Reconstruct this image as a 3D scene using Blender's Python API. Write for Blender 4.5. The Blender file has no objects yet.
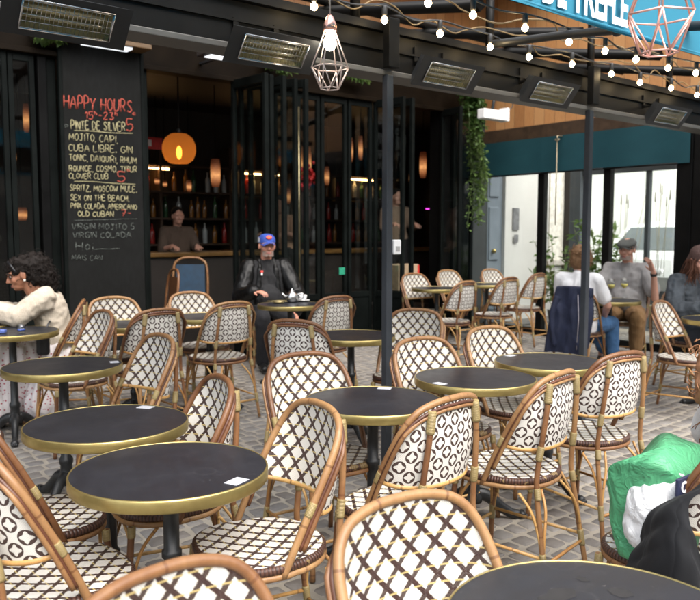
import bpy, bmesh, math, random
from mathutils import Vector, Matrix, noise
random.seed(11)
PI = math.pi
sc = bpy.context.scene
col = sc.collection

# ---------------------------------------------------------------- camera and site frame
CAM_H, F_PX, HOR = 1.46, 770.0, 232.0
PITCH = math.atan((300 - HOR) / F_PX)
UX, UY = 0.774, 0.633            # u runs along the cafe front, v runs towards it
SLOPE = 0.016                    # the pavement climbs gently to the front
VF, UE = 7.45, 8.55              # cafe front, end screen

def uv2w(u, v, z=0.0):
    return Vector((u * UX - v * UY, u * UY + v * UX, z))
def w2uv(p):
    return p[0] * UX + p[1] * UY, -p[0] * UY + p[1] * UX
def gz(v):
    return SLOPE * (min(max(v, -1.0), 7.45) - 2.2)
def ray(px, py):
    x, y = (px - 350) / F_PX, (300 - py) / F_PX
    return Vector((x, math.cos(PITCH) + math.sin(PITCH) * y, -math.sin(PITCH) + math.cos(PITCH) * y))
def at(px, py, h):
    """the point h above the sloping pavement that lies on this line of sight"""
    d = ray(px, py)
    dv = -d.x * UY + d.y * UX
    t = (h - SLOPE * 2.2 - CAM_H) / (d.z - SLOPE * dv)
    return Vector((0, 0, CAM_H)) + d * t
def on_v(px, py, V):
    d = ray(px, py); t = V / (-d.x * UY + d.y * UX)
    p = d * t
    return w2uv(p)[0], p.z + CAM_H
def on_u(px, py, U):
    d = ray(px, py); t = U / (d.x * UX + d.y * UY)
    p = d * t
    return w2uv(p)[1], p.z + CAM_H
def at_d(px, py, depth):
    d = ray(px, py); return Vector((0, 0, CAM_H)) + d * (depth / d.y)

# ---------------------------------------------------------------- object helpers
def tag(o, label=None, cat=None, group=None, kind=None):
    if label: o['label'] = label
    if cat: o['category'] = cat
    if group: o['group'] = group
    if kind: o['kind'] = kind
    return o
def empty(name, loc=(0, 0, 0), rz=0.0, label=None, cat=None, group=None):
    o = bpy.data.objects.new(name, None); col.objects.link(o)
    o.location = loc; o.rotation_euler = (0, 0, rz)
    o.empty_display_size = 0.1
    return tag(o, label, cat, group)
def copy_tree(o, parent=None):
    c = o.copy(); col.objects.link(c)
    if parent is not None: c.parent = parent
    for ch in list(o.children): copy_tree(ch, c)
    return c

class MB:
    """collects shapes, then builds them as one mesh object"""
    def __init__(s): s.v = []; s.f = []; s.uv = []; s.mi = []; s.sm = []
    def face(s, idx, uvs, mi=0, smooth=True):
        s.f.append(idx); s.uv.append(uvs); s.mi.append(mi); s.sm.append(smooth)
    def box(s, c, size, M=None, mi=0):
        hx, hy, hz = size[0] / 2, size[1] / 2, size[2] / 2
        n = len(s.v); c = Vector(c)
        for dz in (-1, 1):
            for dy in (-1, 1):
                for dx in (-1, 1):
                    p = Vector((dx * hx, dy * hy, dz * hz))
                    p = (M @ p if M is not None else p) + c
                    s.v.append(p)
        X, Y, Z = size
        def q(a, b, c_, d, w, h):
            s.face((n + a, n + b, n + c_, n + d), ((0, 0), (w, 0), (w, h), (0, h)), mi, False)
        q(0, 2, 3, 1, Y, X); q(4, 5, 7, 6, X, Y)
        q(0, 1, 5, 4, X, Z); q(3, 2, 6, 7, X, Z)
        q(2, 0, 4, 6, Y, Z); q(1, 3, 7, 5, Y, Z)
        return s
    def bbox(s, c, size, bev=0.004, M=None, mi=0):
        """box with a bevelled edge"""
        bm = bmesh.new(); bmesh.ops.create_cube(bm, size=1.0)
        for v in bm.verts: v.co = Vector((v.co.x * size[0], v.co.y * size[1], v.co.z * size[2]))
        bmesh.ops.bevel(bm, geom=bm.edges[:], offset=bev, segments=2, affect='EDGES', profile=.5)
        n = len(s.v); c = Vector(c)
        bm.verts.index_update()
        for v in bm.verts: s.v.append((M @ v.co if M is not None else v.co) + c)
        for f in bm.faces:
            nn = f.normal; a = max(range(3), key=lambda i: abs(nn[i]))
            ax = [(1, 2), (0, 2), (0, 1)][a]
            s.face(tuple(n + v.index for v in f.verts), tuple((v.co[ax[0]], v.co[ax[1]]) for v in f.verts), mi, False)
        bm.free(); return s
    def tube(s, pts, r, n=8, closed=False, caps=True, mi=0, flat=1.0, v0=0.0):
        pts = [Vector(p) for p in pts]; m = len(pts)
        rs = [r] * m if isinstance(r, (int, float)) else list(r)
        T = []
        for i in range(m):
            a = pts[(i - 1) % m] if (closed or i > 0) else pts[i]
            b = pts[(i + 1) % m] if (closed or i < m - 1) else pts[i]
            t = b - a
            T.append(t.normalized() if t.length > 1e-9 else Vector((0, 0, 1)))
        up = Vector((0, 0, 1)) if abs(T[0].z) < 0.9 else Vector((1, 0, 0))
        N = (up - T[0] * up.dot(T[0])).normalized()
        base = len(s.v); L = v0; Ls = []
        for i in range(m):
            if i > 0:
                L += (pts[i] - pts[i - 1]).length
                N = N - T[i] * N.dot(T[i])
                N = N.normalized() if N.length > 1e-6 else Vector((1, 0, 0))
            B = T[i].cross(N); Ls.append(L)
            for k in range(n):
                a = 2 * PI * k / n
                s.v.append(pts[i] + (N * math.cos(a) * flat + B * math.sin(a)) * rs[i])
        for i in range(m if closed else m - 1):
            j = (i + 1) % m
            for k in range(n):
                l = (k + 1) % n
                lb = Ls[j] if j > i else Ls[i] + (pts[j] - pts[i]).length
                s.face((base + i * n + k, base + i * n + l, base + j * n + l, base + j * n + k),
                       ((k / n, Ls[i]), ((k + 1) / n, Ls[i]), ((k + 1) / n, lb), (k / n, lb)), mi)
        if caps and not closed:
            s.face(tuple(base + k for k in reversed(range(n))), tuple((.5, Ls[0]) for _ in range(n)), mi, False)
            e = base + (m - 1) * n
            s.face(tuple(e + k for k in range(n)), tuple((.5, Ls[-1]) for _ in range(n)), mi, False)
        return s
    def lathe(s, prof, c=(0, 0, 0), n=24, mi=0, smooth=True, capt=True, capb=True, M=None):
        c = Vector(c); base = len(s.v); m = len(prof); L = 0
        Ls = []
        for i, (r, z) in enumerate(prof):
            if i: L += math.hypot(r - prof[i - 1][0], z - prof[i - 1][1])
            Ls.append(L)
            for k in range(n):
                a = 2 * PI * k / n
                p = Vector((r * math.cos(a), r * math.sin(a), z))
                s.v.append((M @ p if M is not None else p) + c)
        for i in range(m - 1):
            for k in range(n):
                l = (k + 1) % n
                s.face((base + i * n + k, base + i * n + l, base + (i + 1) * n + l, base + (i + 1) * n + k),
                       ((k / n, Ls[i]), ((k + 1) / n, Ls[i]), ((k + 1) / n, Ls[i + 1]), (k / n, Ls[i + 1])), mi, smooth)
        if capb and prof[0][0] > 1e-6:
            s.face(tuple(base + k for k in reversed(range(n))), tuple((math.cos(2 * PI * k / n) * prof[0][0], math.sin(2 * PI * k / n) * prof[0][0]) for k in reversed(range(n))), mi, False)
        if capt and prof[-1][0] > 1e-6:
            e = base + (m - 1) * n
            s.face(tuple(e + k for k in range(n)), tuple((math.cos(2 * PI * k / n) * prof[-1][0], math.sin(2 * PI * k / n) * prof[-1][0]) for k in range(n)), mi, False)
        return s
    def ball(s, c, r, n=12, m=8, mi=0, M=None):
        r = (r, r, r) if isinstance(r, (int, float)) else r
        c = Vector(c); base = len(s.v)
        def put(p):
            p = Vector((p[0] * r[0], p[1] * r[1], p[2] * r[2]))
            s.v.append((M @ p if M is not None else p) + c)
        put((0, 0, -1))
        for i in range(1, m):
            a = -PI / 2 + PI * i / m
            for k in range(n):
                b = 2 * PI * k / n
                put((math.cos(a) * math.cos(b), math.cos(a) * math.sin(b), math.sin(a)))
        put((0, 0, 1)); top = len(s.v) - 1
        o = ((0, 0),)
        for k in range(n):
            l = (k + 1) % n
            s.face((base, base + 1 + l, base + 1 + k), o * 3, mi)
            for i in range(m - 2):
                s.face((base + 1 + i * n + k, base + 1 + i * n + l, base + 1 + (i + 1) * n + l, base + 1 + (i + 1) * n + k),
                       ((k / n, i / m), ((k + 1) / n, i / m), ((k + 1) / n, (i + 1) / m), (k / n, (i + 1) / m)), mi)
            e = base + 1 + (m - 2) * n
            s.face((e + k, e + l, top), o * 3, mi)
        return s
    def cone2(s, a, ra, b, rb, n=10, mi=0):
        """rounded cone between two points (a limb segment)"""
        a, b = Vector(a), Vector(b)
        d = b - a
        if d.length < 1e-6: return s.ball(a, max(ra, rb), n, 6, mi)
        t = d.normalized(); pts = []; rs = []
        for i in range(1, 4):
            an = PI / 2 * (1 - i / 3.0) if i < 4 else 0
            pts.append(a - t * ra * math.sin(an)); rs.append(max(ra * math.cos(an), ra * .05))
        pts.insert(0, a - t * ra * .995); rs.insert(0, ra * .08)
        for i in range(0, 3):
            an = PI / 2 * i / 3.0
            pts.append(b + t * rb * math.sin(an)); rs.append(rb * math.cos(an))
        pts.append(b + t * rb * .995); rs.append(rb * .08)
        return s.tube(pts, rs, n, mi=mi)
    def grid(s, fn, nu, nv, mi=0, uvf=None, flip=False, smooth=True):
        base = len(s.v)
        for j in range(nv + 1):
            for i in range(nu + 1):
                s.v.append(Vector(fn(i / nu, j / nv)))
        for j in range(nv):
            for i in range(nu):
                q = [(i, j), (i + 1, j), (i + 1, j + 1), (i, j + 1)]
                if flip: q.reverse()
                s.face(tuple(base + b * (nu + 1) + a for a, b in q),
                       tuple((uvf(a / nu, b / nv) if uvf else (a / nu, b / nv)) for a, b in q), mi, smooth)
        return s
    def leaf(s, p, d, w, l, up, mi=0):
        d = d.normalized(); sd = d.cross(up)
        sd = sd.normalized() if sd.length > 1e-5 else Vector((1, 0, 0))
        n = len(s.v); nn = sd.cross(d) * (w * .35)
        s.v += [p, p + d * l * .5 + sd * w + nn, p + d * l, p + d * l * .5 - sd * w + nn, p + d * l * .5]
        s.face((n, n + 1, n + 2, n + 4), ((0, 0), (.3, .5), (0, 1), (0, .5)), mi, False)
        s.face((n, n + 4, n + 2, n + 3), ((0, 0), (0, .5), (0, 1), (-.3, .5)), mi, False)
        return s
    def mesh(s, name, mats):
        me = bpy.data.meshes.new(name)
        me.from_pydata([tuple(v) for v in s.v], [], s.f)
        if not isinstance(mats, (list, tuple)): mats = [mats]
        for m in mats: me.materials.append(m)
        uvl = me.uv_layers.new(name='UVMap')
        flat = [c for f in s.uv for t in f for c in t]
        uvl.data.foreach_set('uv', flat)
        me.polygons.foreach_set('material_index', s.mi)
        me.polygons.foreach_set('use_smooth', s.sm)
        me.update(); me.validate()
        return me
    def build(s, name, mats, parent=None, **kw):
        o = bpy.data.objects.new(name, s.mesh(name, mats)); col.objects.link(o)
        if parent is not None: o.parent = parent
        return tag(o, **kw)

def spline(pts, n=8):
    """catmull-rom through points"""
    P = [Vector(p) for p in pts]; P = [P[0] * 2 - P[1]] + P + [P[-1] * 2 - P[-2]]
    out = []
    for i in range(1, len(P) - 2):
        for k in range(n):
            t = k / n; a, b, c, d = P[i - 1], P[i], P[i + 1], P[i + 2]
            out.append(.5 * ((2 * b) + (c - a) * t + (2 * a - 5 * b + 4 * c - d) * t * t + (3 * b - a - 3 * c + d) * t ** 3))
    out.append(P[-2]); return out
def resample(pts, n):
    L = [0]
    for i in range(1, len(pts)): L.append(L[-1] + (pts[i] - pts[i - 1]).length)
    out = []; j = 0
    for k in range(n + 1):
        t = L[-1] * k / n
        while j < len(pts) - 2 and L[j + 1] < t: j += 1
        sgm = L[j + 1] - L[j]
        out.append(pts[j].lerp(pts[j + 1], 0 if sgm < 1e-9 else (t - L[j]) / sgm))
    return out
RUV = Matrix(((UX, -UY, 0), (UY, UX, 0), (0, 0, 1)))      # u,v,z axes to world
def ubox(mb, u0, u1, v0, v1, z0, z1, mi=0, bev=0):
    c = uv2w((u0 + u1) / 2, (v0 + v1) / 2, (z0 + z1) / 2)
    size = (abs(u1 - u0), abs(v1 - v0), abs(z1 - z0))
    return mb.bbox(c, size, bev, RUV, mi) if bev else mb.box(c, size, RUV, mi)
def fuse(mb, voxel, smooth=4, fold=None):
    """unite overlapping closed shapes into one continuous skin"""
    me = mb.mesh('work', [])
    o = bpy.data.objects.new('work', me); col.objects.link(o)
    r = o.modifiers.new('r', 'REMESH'); r.mode = 'VOXEL'; r.voxel_size = voxel; r.use_smooth_shade = True
    sm = o.modifiers.new('s', 'SMOOTH'); sm.iterations = smooth; sm.factor = .5
    dg = bpy.context.evaluated_depsgraph_get(); dg.update()
    out = bpy.data.meshes.new_from_object(o.evaluated_get(dg))
    bpy.data.objects.remove(o); bpy.data.meshes.remove(me)
    if fold:
        amp, fr, ani = fold
        ns = [v.normal.copy() for v in out.vertices]
        for v, nn in zip(out.vertices, ns):
            c = v.co
            q = Vector((c.x * fr * ani[0], c.y * fr * ani[1], c.z * fr * ani[2]))
            k = 1 - abs(noise.noise(q)) * 2
            k2 = noise.noise(q * 2.3 + Vector((7, 3, 1)))
            v.co = c + nn * (amp * (k * .8 + k2 * .5))
    for p in out.polygons: p.use_smooth = True
    return out
def link_mesh(name, me, mats, parent=None, **kw):
    me.materials.clear()
    for m in (mats if isinstance(mats, (list, tuple)) else [mats]): me.materials.append(m)
    o = bpy.data.objects.new(name, me); col.objects.link(o)
    if parent is not None: o.parent = parent
    return tag(o, **kw)

# ---------------------------------------------------------------- materials
class NT:
    def __init__(s, name):
        s.m = bpy.data.materials.new(name); s.m.use_nodes = True
        s.t = s.m.node_tree; s.n = s.t.nodes; s.l = s.t.links
        s.b = s.n['Principled BSDF']; s.out = s.n['Material Output']
    def node(s, typ, **kw):
        nd = s.n.new(typ)
        for k, v in kw.items(): setattr(nd, k, v)
        return nd
    def put(s, sock, v):
        if isinstance(v, (int, float)): sock.default_value = v
        elif isinstance(v, tuple):
            sock.default_value = v if len(v) == len(sock.default_value) else (*v, 1.0)
        else: s.l.new(v, sock)
    def M(s, op, a, b=None, c=None, clamp=False):
        nd = s.node('ShaderNodeMath', operation=op, use_clamp=clamp)
        s.put(nd.inputs[0], a)
        if b is not None: s.put(nd.inputs[1], b)
        if c is not None: s.put(nd.inputs[2], c)
        return nd.outputs[0]
    def mix(s, f, a, b, blend='MIX'):
        nd = s.node('ShaderNodeMix', data_type='RGBA', blend_type=blend)
        s.put(nd.inputs[0], f); s.put(nd.inputs[6], a); s.put(nd.inputs[7], b)
        return nd.outputs[2]
    def ramp(s, f, stops, interp='LINEAR'):
        nd = s.node('ShaderNodeValToRGB'); nd.color_ramp.interpolation = interp
        el = nd.color_ramp.elements
        while len(el) < len(stops): el.new(.5)
        for e, (p, c) in zip(el, stops):
            e.position = p; e.color = (*c, 1) if isinstance(c, tuple) else (c, c, c, 1)
        s.put(nd.inputs[0], f); return nd.outputs[0]
    def noise(s, scale=5, detail=3, rough=.55, vec=None, dim='3D', dist=0.0):
        nd = s.node('ShaderNodeTexNoise', noise_dimensions=dim)
        nd.inputs['Scale'].default_value = scale; nd.inputs['Detail'].default_value = detail
        nd.inputs['Roughness'].default_value = rough; nd.inputs['Distortion'].default_value = dist
        if vec is not None: s.l.new(vec, nd.inputs['Vector'])
        return nd.outputs[0]
    def uv(s):
        nd = s.node('ShaderNodeTexCoord'); sp = s.node('ShaderNodeSeparateXYZ')
        s.l.new(nd.outputs['UV'], sp.inputs[0]); return sp.outputs[0], sp.outputs[1], nd.outputs['UV']
    def obj(s): return s.node('ShaderNodeTexCoord').outputs['Object']
    def scale(s, vec, xyz):
        nd = s.node('ShaderNodeMapping'); nd.inputs['Scale'].default_value = xyz
        s.l.new(vec, nd.inputs['Vector']); return nd.outputs[0]
    def rnd(s): return s.node('ShaderNodeObjectInfo').outputs['Random']
    def island(s): return s.node('ShaderNodeNewGeometry').outputs['Random Per Island']
    def bump(s, h, strength=.3, dist=.002):
        nd = s.node('ShaderNodeBump'); nd.inputs['Strength'].default_value = strength
        nd.inputs['Distance'].default_value = dist
        s.put(nd.inputs['Height'], h); s.l.new(nd.outputs[0], s.b.inputs['Normal']); return nd
    def set(s, col=None, rough=None, metal=None, spec=None, **kw):
        if col is not None: s.put(s.b.inputs['Base Color'], col)
        if rough is not None: s.put(s.b.inputs['Roughness'], rough)
        if metal is not None: s.put(s.b.inputs['Metallic'], metal)
        if spec is not None: s.put(s.b.inputs['Specular IOR Level'], spec)
        for k, v in kw.items(): s.put(s.b.inputs[k.replace('_', ' ')], v)
        return s
def plain(name, c, rough=.6, metal=0.0, var=.25, scale=14, spec=.5, bump=.0):
    t = NT(name)
    f = t.noise(scale, 4, .6, t.obj())
    lo = tuple(x * (1 - var) for x in c); hi = tuple(min(1, x * (1 + var)) for x in c)
    t.set(t.ramp(f, [(.3, lo), (.7, hi)]), t.M('ADD', rough - .06, t.M('MULTIPLY', f, .12)), metal, spec)
    if bump: t.bump(t.noise(scale * 8, 3, .6, t.obj()), bump, .002)
    return t.m
def emit(name, c, strength, base=(.8, .7, .5)):
    t = NT(name); t.set(base, .4)
    t.put(t.b.inputs['Emission Color'], c); t.b.inputs['Emission Strength'].default_value = strength
    return t.m
def cloth(name, c, var=.3, rough=.85, fine=420):
    t = NT(name); o = t.obj()
    f = t.noise(9, 3, .6, o); g = t.noise(fine, 2, .5, o)
    base = t.ramp(f, [(.3, tuple(x * (1 - var) for x in c)), (.7, tuple(min(1, x * (1 + var)) for x in c))])
    t.set(t.mix(.35, base, t.mix(g, (0.0, 0.0, 0.0), tuple(min(1, x * 2) for x in c))), rough, 0, .25)
    rd = t.M('ABSOLUTE', t.M('SUBTRACT', t.noise(8, 2, .45, t.scale(o, (1, 1, .6)), dist=.6), .5))
    t.bump(t.M('ADD', t.M('MULTIPLY', rd, -4.0), t.M('MULTIPLY', g, .08)), .32, .010); t.put(t.b.inputs['Sheen Weight'], .02)
    return t.m

def m_rattan(name, lo, mid, hi):
    t = NT(name); x, y, uv = t.uv(); r = t.rnd(); o = t.obj()
    n1 = t.noise(7, 3, .6, o); n2 = t.noise(60, 3, .6, t.scale(o, (1, 1, .15)))
    f = t.M('ADD', t.M('MULTIPLY', n1, .75), t.M('MULTIPLY', r, .45))
    c = t.ramp(t.M('SUBTRACT', f, .1), [(.18, lo), (.45, mid), (.8, hi)])
    jn = t.M('LESS_THAN', t.M('ABSOLUTE', t.M('SUBTRACT', t.M('FRACT', t.M('ADD', t.M('MULTIPLY', y, 5.2), t.M('MULTIPLY', r, 3.0))), .5)), .018)
    c = t.mix(t.M('MULTIPLY', jn, .6), c, (.10, .035, .012))
    c = t.mix(t.M('MULTIPLY', n2, .75), c, t.mix(.6, c, (.06, .02, .008)))
    sp = t.M('GREATER_THAN', t.noise(130, 2, .5, o), .69)
    c = t.mix(t.M('MULTIPLY', sp, .45), c, (.08, .03, .012))
    t.set(c, t.M('ADD', .30, t.M('MULTIPLY', n2, .25)), 0, .45)
    t.bump(t.M('ADD', n2, t.M('MULTIPLY', jn, .8)), .25, .0015)
    return t.m
RATTAN = m_rattan('rattan_cane', (.110, .044, .017), (.215, .100, .040), (.39, .225, .095))
RATTAN_GOLD = m_rattan('golden_cane', (.36, .16, .045), (.50, .27, .085), (.60, .38, .14))
RATTAN_DARK = m_rattan('dark_cane', (.045, .018, .012), (.075, .028, .016), (.14, .05, .025))

def m_wrap():
    t = NT('raffia_wrap'); x, y, uv = t.uv(); o = t.obj()
    w = t.M('SINE', t.M('MULTIPLY', y, 1500.0))
    n1 = t.noise(40, 2, .5, o)
    c = t.mix(n1, (.20, .145, .055), (.36, .28, .12))
    c = t.mix(t.M('MULTIPLY', t.M('LESS_THAN', w, -.6), .5), c, (.12, .08, .03))
    t.set(c, .45); t.bump(w, .5, .001); return t.m
WRAP = m_wrap()

def m_lattice(name, dark=(.036, .018, .015), W=.235):
    """white weave crossed by dark brown diagonal bands with straw ties"""
    t = NT(name); x, y, uv = t.uv()
    px, py = .067, .077
    a = t.M('DIVIDE', x, px); b = t.M('DIVIDE', y, py)
    P, Q = t.M('ADD', a, b), t.M('SUBTRACT', a, b)
    def tri(v): return t.M('ABSOLUTE', t.M('SUBTRACT', t.M('FRACT', v), .5))         # 0 at the band centre
    dp, dq = tri(P), tri(Q)
    def wob(v, k): return t.M('MULTIPLY', t.M('SINE', t.M('MULTIPLY', v, 2 * PI * k)), .009)
    inp = t.M('LESS_THAN', t.M('ADD', dp, wob(Q, 4)), W * .5)
    inq = t.M('LESS_THAN', t.M('ADD', dq, wob(P, 4)), W * .5)
    band = t.M('MAXIMUM', inp, inq)
    # the two band directions go over and under one another
    strand = t.M('SINE', t.M('MULTIPLY', t.M('ADD', t.M('MULTIPLY', dp, inp), t.M('MULTIPLY', dq, inq)), 90.0))
    n1 = t.noise(160, 3, .6, uv); n2 = t.noise(14, 2, .5, uv)
    dk = t.mix(n1, tuple(c * .6 for c in dark), tuple(c * 1.9 for c in dark))
    ww = t.M('MULTIPLY', t.M('SINE', t.M('MULTIPLY', x, 1050.0)), t.M('SINE', t.M('MULTIPLY', y, 1050.0)))
    wh = t.mix(t.M('MULTIPLY', t.M('ADD', ww, 1.0), .5), (.70, .69, .66), (.48, .46, .42))  # grey shading of the weave grooves painted into the white
    wh = t.mix(t.M('MULTIPLY', n2, .35), wh, (.66, .63, .56))
    wh = t.mix(t.M('MULTIPLY', t.rnd(), .35), wh, (.50, .47, .40))
    c = t.mix(band, wh, t.mix(t.M('MULTIPLY', inp, t.M('SUBTRACT', 1.0, inq)), dk, t.mix(n1, (.030, .018, .015), (.085, .055, .045))))
    row = tri(t.M('ADD', t.M('DIVIDE', y, py * .5), .0))
    near = t.M('MAXIMUM', t.M('LESS_THAN', dp, W * .72), t.M('LESS_THAN', dq, W * .72))
    tie = t.M('MULTIPLY', t.M('LESS_THAN', row, .052), near)
    c = t.mix(tie, c, (.46, .36, .15))
    t.set(c, t.M('SUBTRACT', .55, t.M('MULTIPLY', band, .2)), 0, .45)
    h = t.M('ADD', t.M('MULTIPLY', ww, .5), t.M('ADD', t.M('MULTIPLY', band, -1.0), t.M('MULTIPLY', tie, 1.6)))
    t.bump(t.M('ADD', h, t.M('MULTIPLY', strand, .4)), .55, .0016)
    return t.m
LATTICE = m_lattice('lattice_weave')
def m_rings():
    """white weave with rows of dark rings, each round a white cross"""
    t = NT('ring_weave'); x, y, uv = t.uv()
    p = .070
    a = t.M('DIVIDE', x, p); b = t.M('DIVIDE', y, p * 1.06)
    A, B = t.M('ADD', a, b), t.M('SUBTRACT', a, b)
    # centres at integer (A+B)/2,(A-B)/2 of a diagonal lattice
    def cell(off):
        fa = t.M('SUBTRACT', t.M('FRACT', t.M('ADD', a, off)), .5)
        fb = t.M('SUBTRACT', t.M('FRACT', t.M('ADD', b, off)), .5)
        d = t.M('SQRT', t.M('ADD', t.M('MULTIPLY', fa, fa), t.M('MULTIPLY', fb, fb)))
        # cross arms at 45 degrees to the rows
        ang = t.M('ABSOLUTE', t.M('SINE', t.M('MULTIPLY', t.M('ARCTAN2', fb, fa), 2.0)))
        r_in = t.M('ADD', .248, t.M('MULTIPLY', t.M('POWER', ang, 1.5), -.10))
        dark = t.M('MULTIPLY', t.M('LESS_THAN', d, .305), t.M('GREATER_THAN', d, r_in))
        gap = dark
        return gap
    dark = t.M('MAXIMUM', cell(0.0), cell(.5))
    ww = t.M('MULTIPLY', t.M('SINE', t.M('MULTIPLY', x, 1050.0)), t.M('SINE', t.M('MULTIPLY', y, 1050.0)))
    n1 = t.noise(150, 3, .6, uv); n2 = t.noise(14, 2, .5, uv)
    wh = t.mix(t.M('MULTIPLY', t.M('ADD', ww, 1.0), .45), (.68, .67, .64), (.48, .46, .42))  # groove shading put into the white colour here too
    wh = t.mix(t.M('MULTIPLY', n2, .3), wh, (.62, .59, .52))
    wh = t.mix(t.M('MULTIPLY', t.rnd(), .3), wh, (.50, .47, .40))
    c = t.mix(dark, wh, t.mix(n1, (.02, .012, .012), (.085, .05, .04)))
    t.set(c, .5, 0, .4); t.bump(t.M('SUBTRACT', t.M('MULTIPLY', ww, .5), dark), .5, .0015)
    return t.m
RINGS = m_rings()

def m_tabletop():
    t = NT('dark_tabletop'); o = t.obj()
    n1 = t.noise(3.2, 4, .6, o); n2 = t.noise(24, 4, .65, t.scale(o, (1, .25, 1))); r = t.rnd()
    n3 = t.noise(90, 2, .5, o)
    c = t.mix(n2, (.006, .007, .0105), (.014, .016, .0225))
    sp = t.M('GREATER_THAN', n3, .74)
    c = t.mix(t.M('MULTIPLY', sp, .25), c, (.2, .19, .18))
    vo = t.node('ShaderNodeTexVoronoi'); vo.inputs['Scale'].default_value = 5.5; t.l.new(o, vo.inputs['Vector'])
    rg = t.M('MULTIPLY', t.M('LESS_THAN', t.M('ABSOLUTE', t.M('SUBTRACT', vo.outputs['Distance'], .19)), .016), t.M('GREATER_THAN', n1, .5))
    wn = t.noise(300, 2, .5, t.scale(o, (1, .03, 1))); sc_ = t.M('GREATER_THAN', wn, .70)
    c = t.mix(t.M('MULTIPLY', rg, .07), c, (.11, .11, .115)); c = t.mix(t.M('MULTIPLY', sc_, .05), c, (.16, .16, .165))
    c = t.mix(t.M('MULTIPLY', t.M('GREATER_THAN', t.noise(7, 4, .7, o, dist=1), .6), .12), c, (.04, .04, .046))
    t.set(c, t.M('ADD', .16, t.M('ADD', t.M('MULTIPLY', n1, .34), t.M('MULTIPLY', n2, .14))), 0, .5)
    t.bump(n3, .04, .0005); return t.m
TABLETOP = m_tabletop()
def m_brass():
    t = NT('brushed_brass'); x, y, uv = t.uv(); o = t.obj()
    n1 = t.noise(30, 4, .6, o); n2 = t.noise(260, 3, .6, t.scale(o, (.12, .12, 4)))
    c = t.mix(n1, (.33, .255, .09), (.50, .40, .165))
    t.set(c, t.M('ADD', .26, t.M('MULTIPLY', n2, .22)), .9); t.bump(n2, .12, .0006); return t.m
BRASS = m_brass()
IRON = plain('black_cast_iron', (.016, .017, .018), .38, .2, .3, 30, .5, .1)
BLACK = plain('black_paint', (.004, .0038, .0034), .5, 0, .35, 6, .15)
SLATE = plain('slate_metal', (.018, .020, .022), .5, .1, .2, 8)
POST = plain('post_grey_paint', (.030, .035, .042), .42, .1, .2, 5)
GREYPAINT = plain('pale_grey_paint', (.34, .34, .33), .5, 0, .12, 5)
WHITE = plain('white_plastic', (.75, .75, .74), .4, 0, .05, 6)
CHROME = plain('steel', (.6, .6, .6), .25, 1.0, .1, 12)
COPPER = plain('rose_copper', (.75, .42, .34), .25, .9, .1, 20)
def m_planks():
    t = NT('wood_planks'); x, y, uv = t.uv()
    w = .165
    k = t.M('FLOOR', t.M('DIVIDE', x, w)); fr = t.M('FRACT', t.M('DIVIDE', x, w))
    wn = t.node('ShaderNodeTexWhiteNoise', noise_dimensions='1D'); t.put(wn.inputs['W'], k)
    g = t.noise(16, 5, .6, t.scale(uv, (6, .6, 1)), dist=.6)
    g2 = t.noise(70, 3, .6, t.scale(uv, (3, .12, 1)))
    c = t.ramp(t.M('ADD', t.M('MULTIPLY', g, .7), t.M('MULTIPLY', wn.outputs[0], .4)), [(.2, (.32, .14, .05)), (.55, (.48, .23, .085)), (.9, (.58, .33, .14))])
    c = t.mix(t.M('MULTIPLY', g2, .35), c, (.16, .06, .02))
    seam = t.M('LESS_THAN', t.M('ABSOLUTE', t.M('SUBTRACT', fr, .5)), .488)
    c = t.mix(seam, (.02, .01, .005), c)
    t.set(c, .5); t.bump(t.M('ADD', seam, t.M('MULTIPLY', g2, .15)), .5, .004); return t.m
PLANKS = m_planks()
def m_glass(name, tint=(1, 1, 1), refl=.9):
    t = NT(name); t.n.remove(t.b)
    tr = t.node('ShaderNodeBsdfTransparent'); tr.inputs[0].default_value = (*tint, 1)
    gl = t.node('ShaderNodeBsdfGlossy'); gl.inputs['Roughness'].default_value = .03
    fr = t.node('ShaderNodeLayerWeight'); fr.inputs[0].default_value = .5
    mx = t.node('ShaderNodeMixShader')
    t.put(mx.inputs[0], t.M('MULTIPLY', t.M('ADD', .04, t.M('MULTIPLY', t.M('POWER', fr.outputs[1], 4.0), .8)), refl))
    t.l.new(tr.outputs[0], mx.inputs[1]); t.l.new(gl.outputs[0], mx.inputs[2]); t.l.new(mx.outputs[0], t.out.inputs[0])
    return t.m
GLASS = m_glass('window_glass', (.93, .95, .94))
CLEAR = m_glass('clear_glass', (.97, .98, .97), 1.2)
def m_teal():
    t = NT('teal_blind_fabric'); x, y, uv = t.uv()
    n1 = t.noise(3, 3, .6, uv)
    t.set(t.mix(n1, (.005, .036, .046), (.009, .055, .066)), .7, 0, .3)
    t.put(t.b.inputs['Transmission Weight'], 0.0); return t.m
TEAL = m_teal()
def m_awning():
    t = NT('blue_awning_canvas'); t.set((.045, .29, .42), .7)
    tl = t.node('ShaderNodeBsdfTranslucent'); tl.inputs[0].default_value = (.10, .46, .62, 1)
    mx = t.node('ShaderNodeMixShader'); mx.inputs[0].default_value = .45
    n1 = t.noise(200, 2, .5, t.obj()); t.bump(n1, .1, .001)
    t.l.new(t.b.outputs[0], mx.inputs[1]); t.l.new(tl.outputs[0], mx.inputs[2]); t.l.new(mx.outputs[0], t.out.inputs[0])
    return t.m
AWNING = m_awning()
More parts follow.
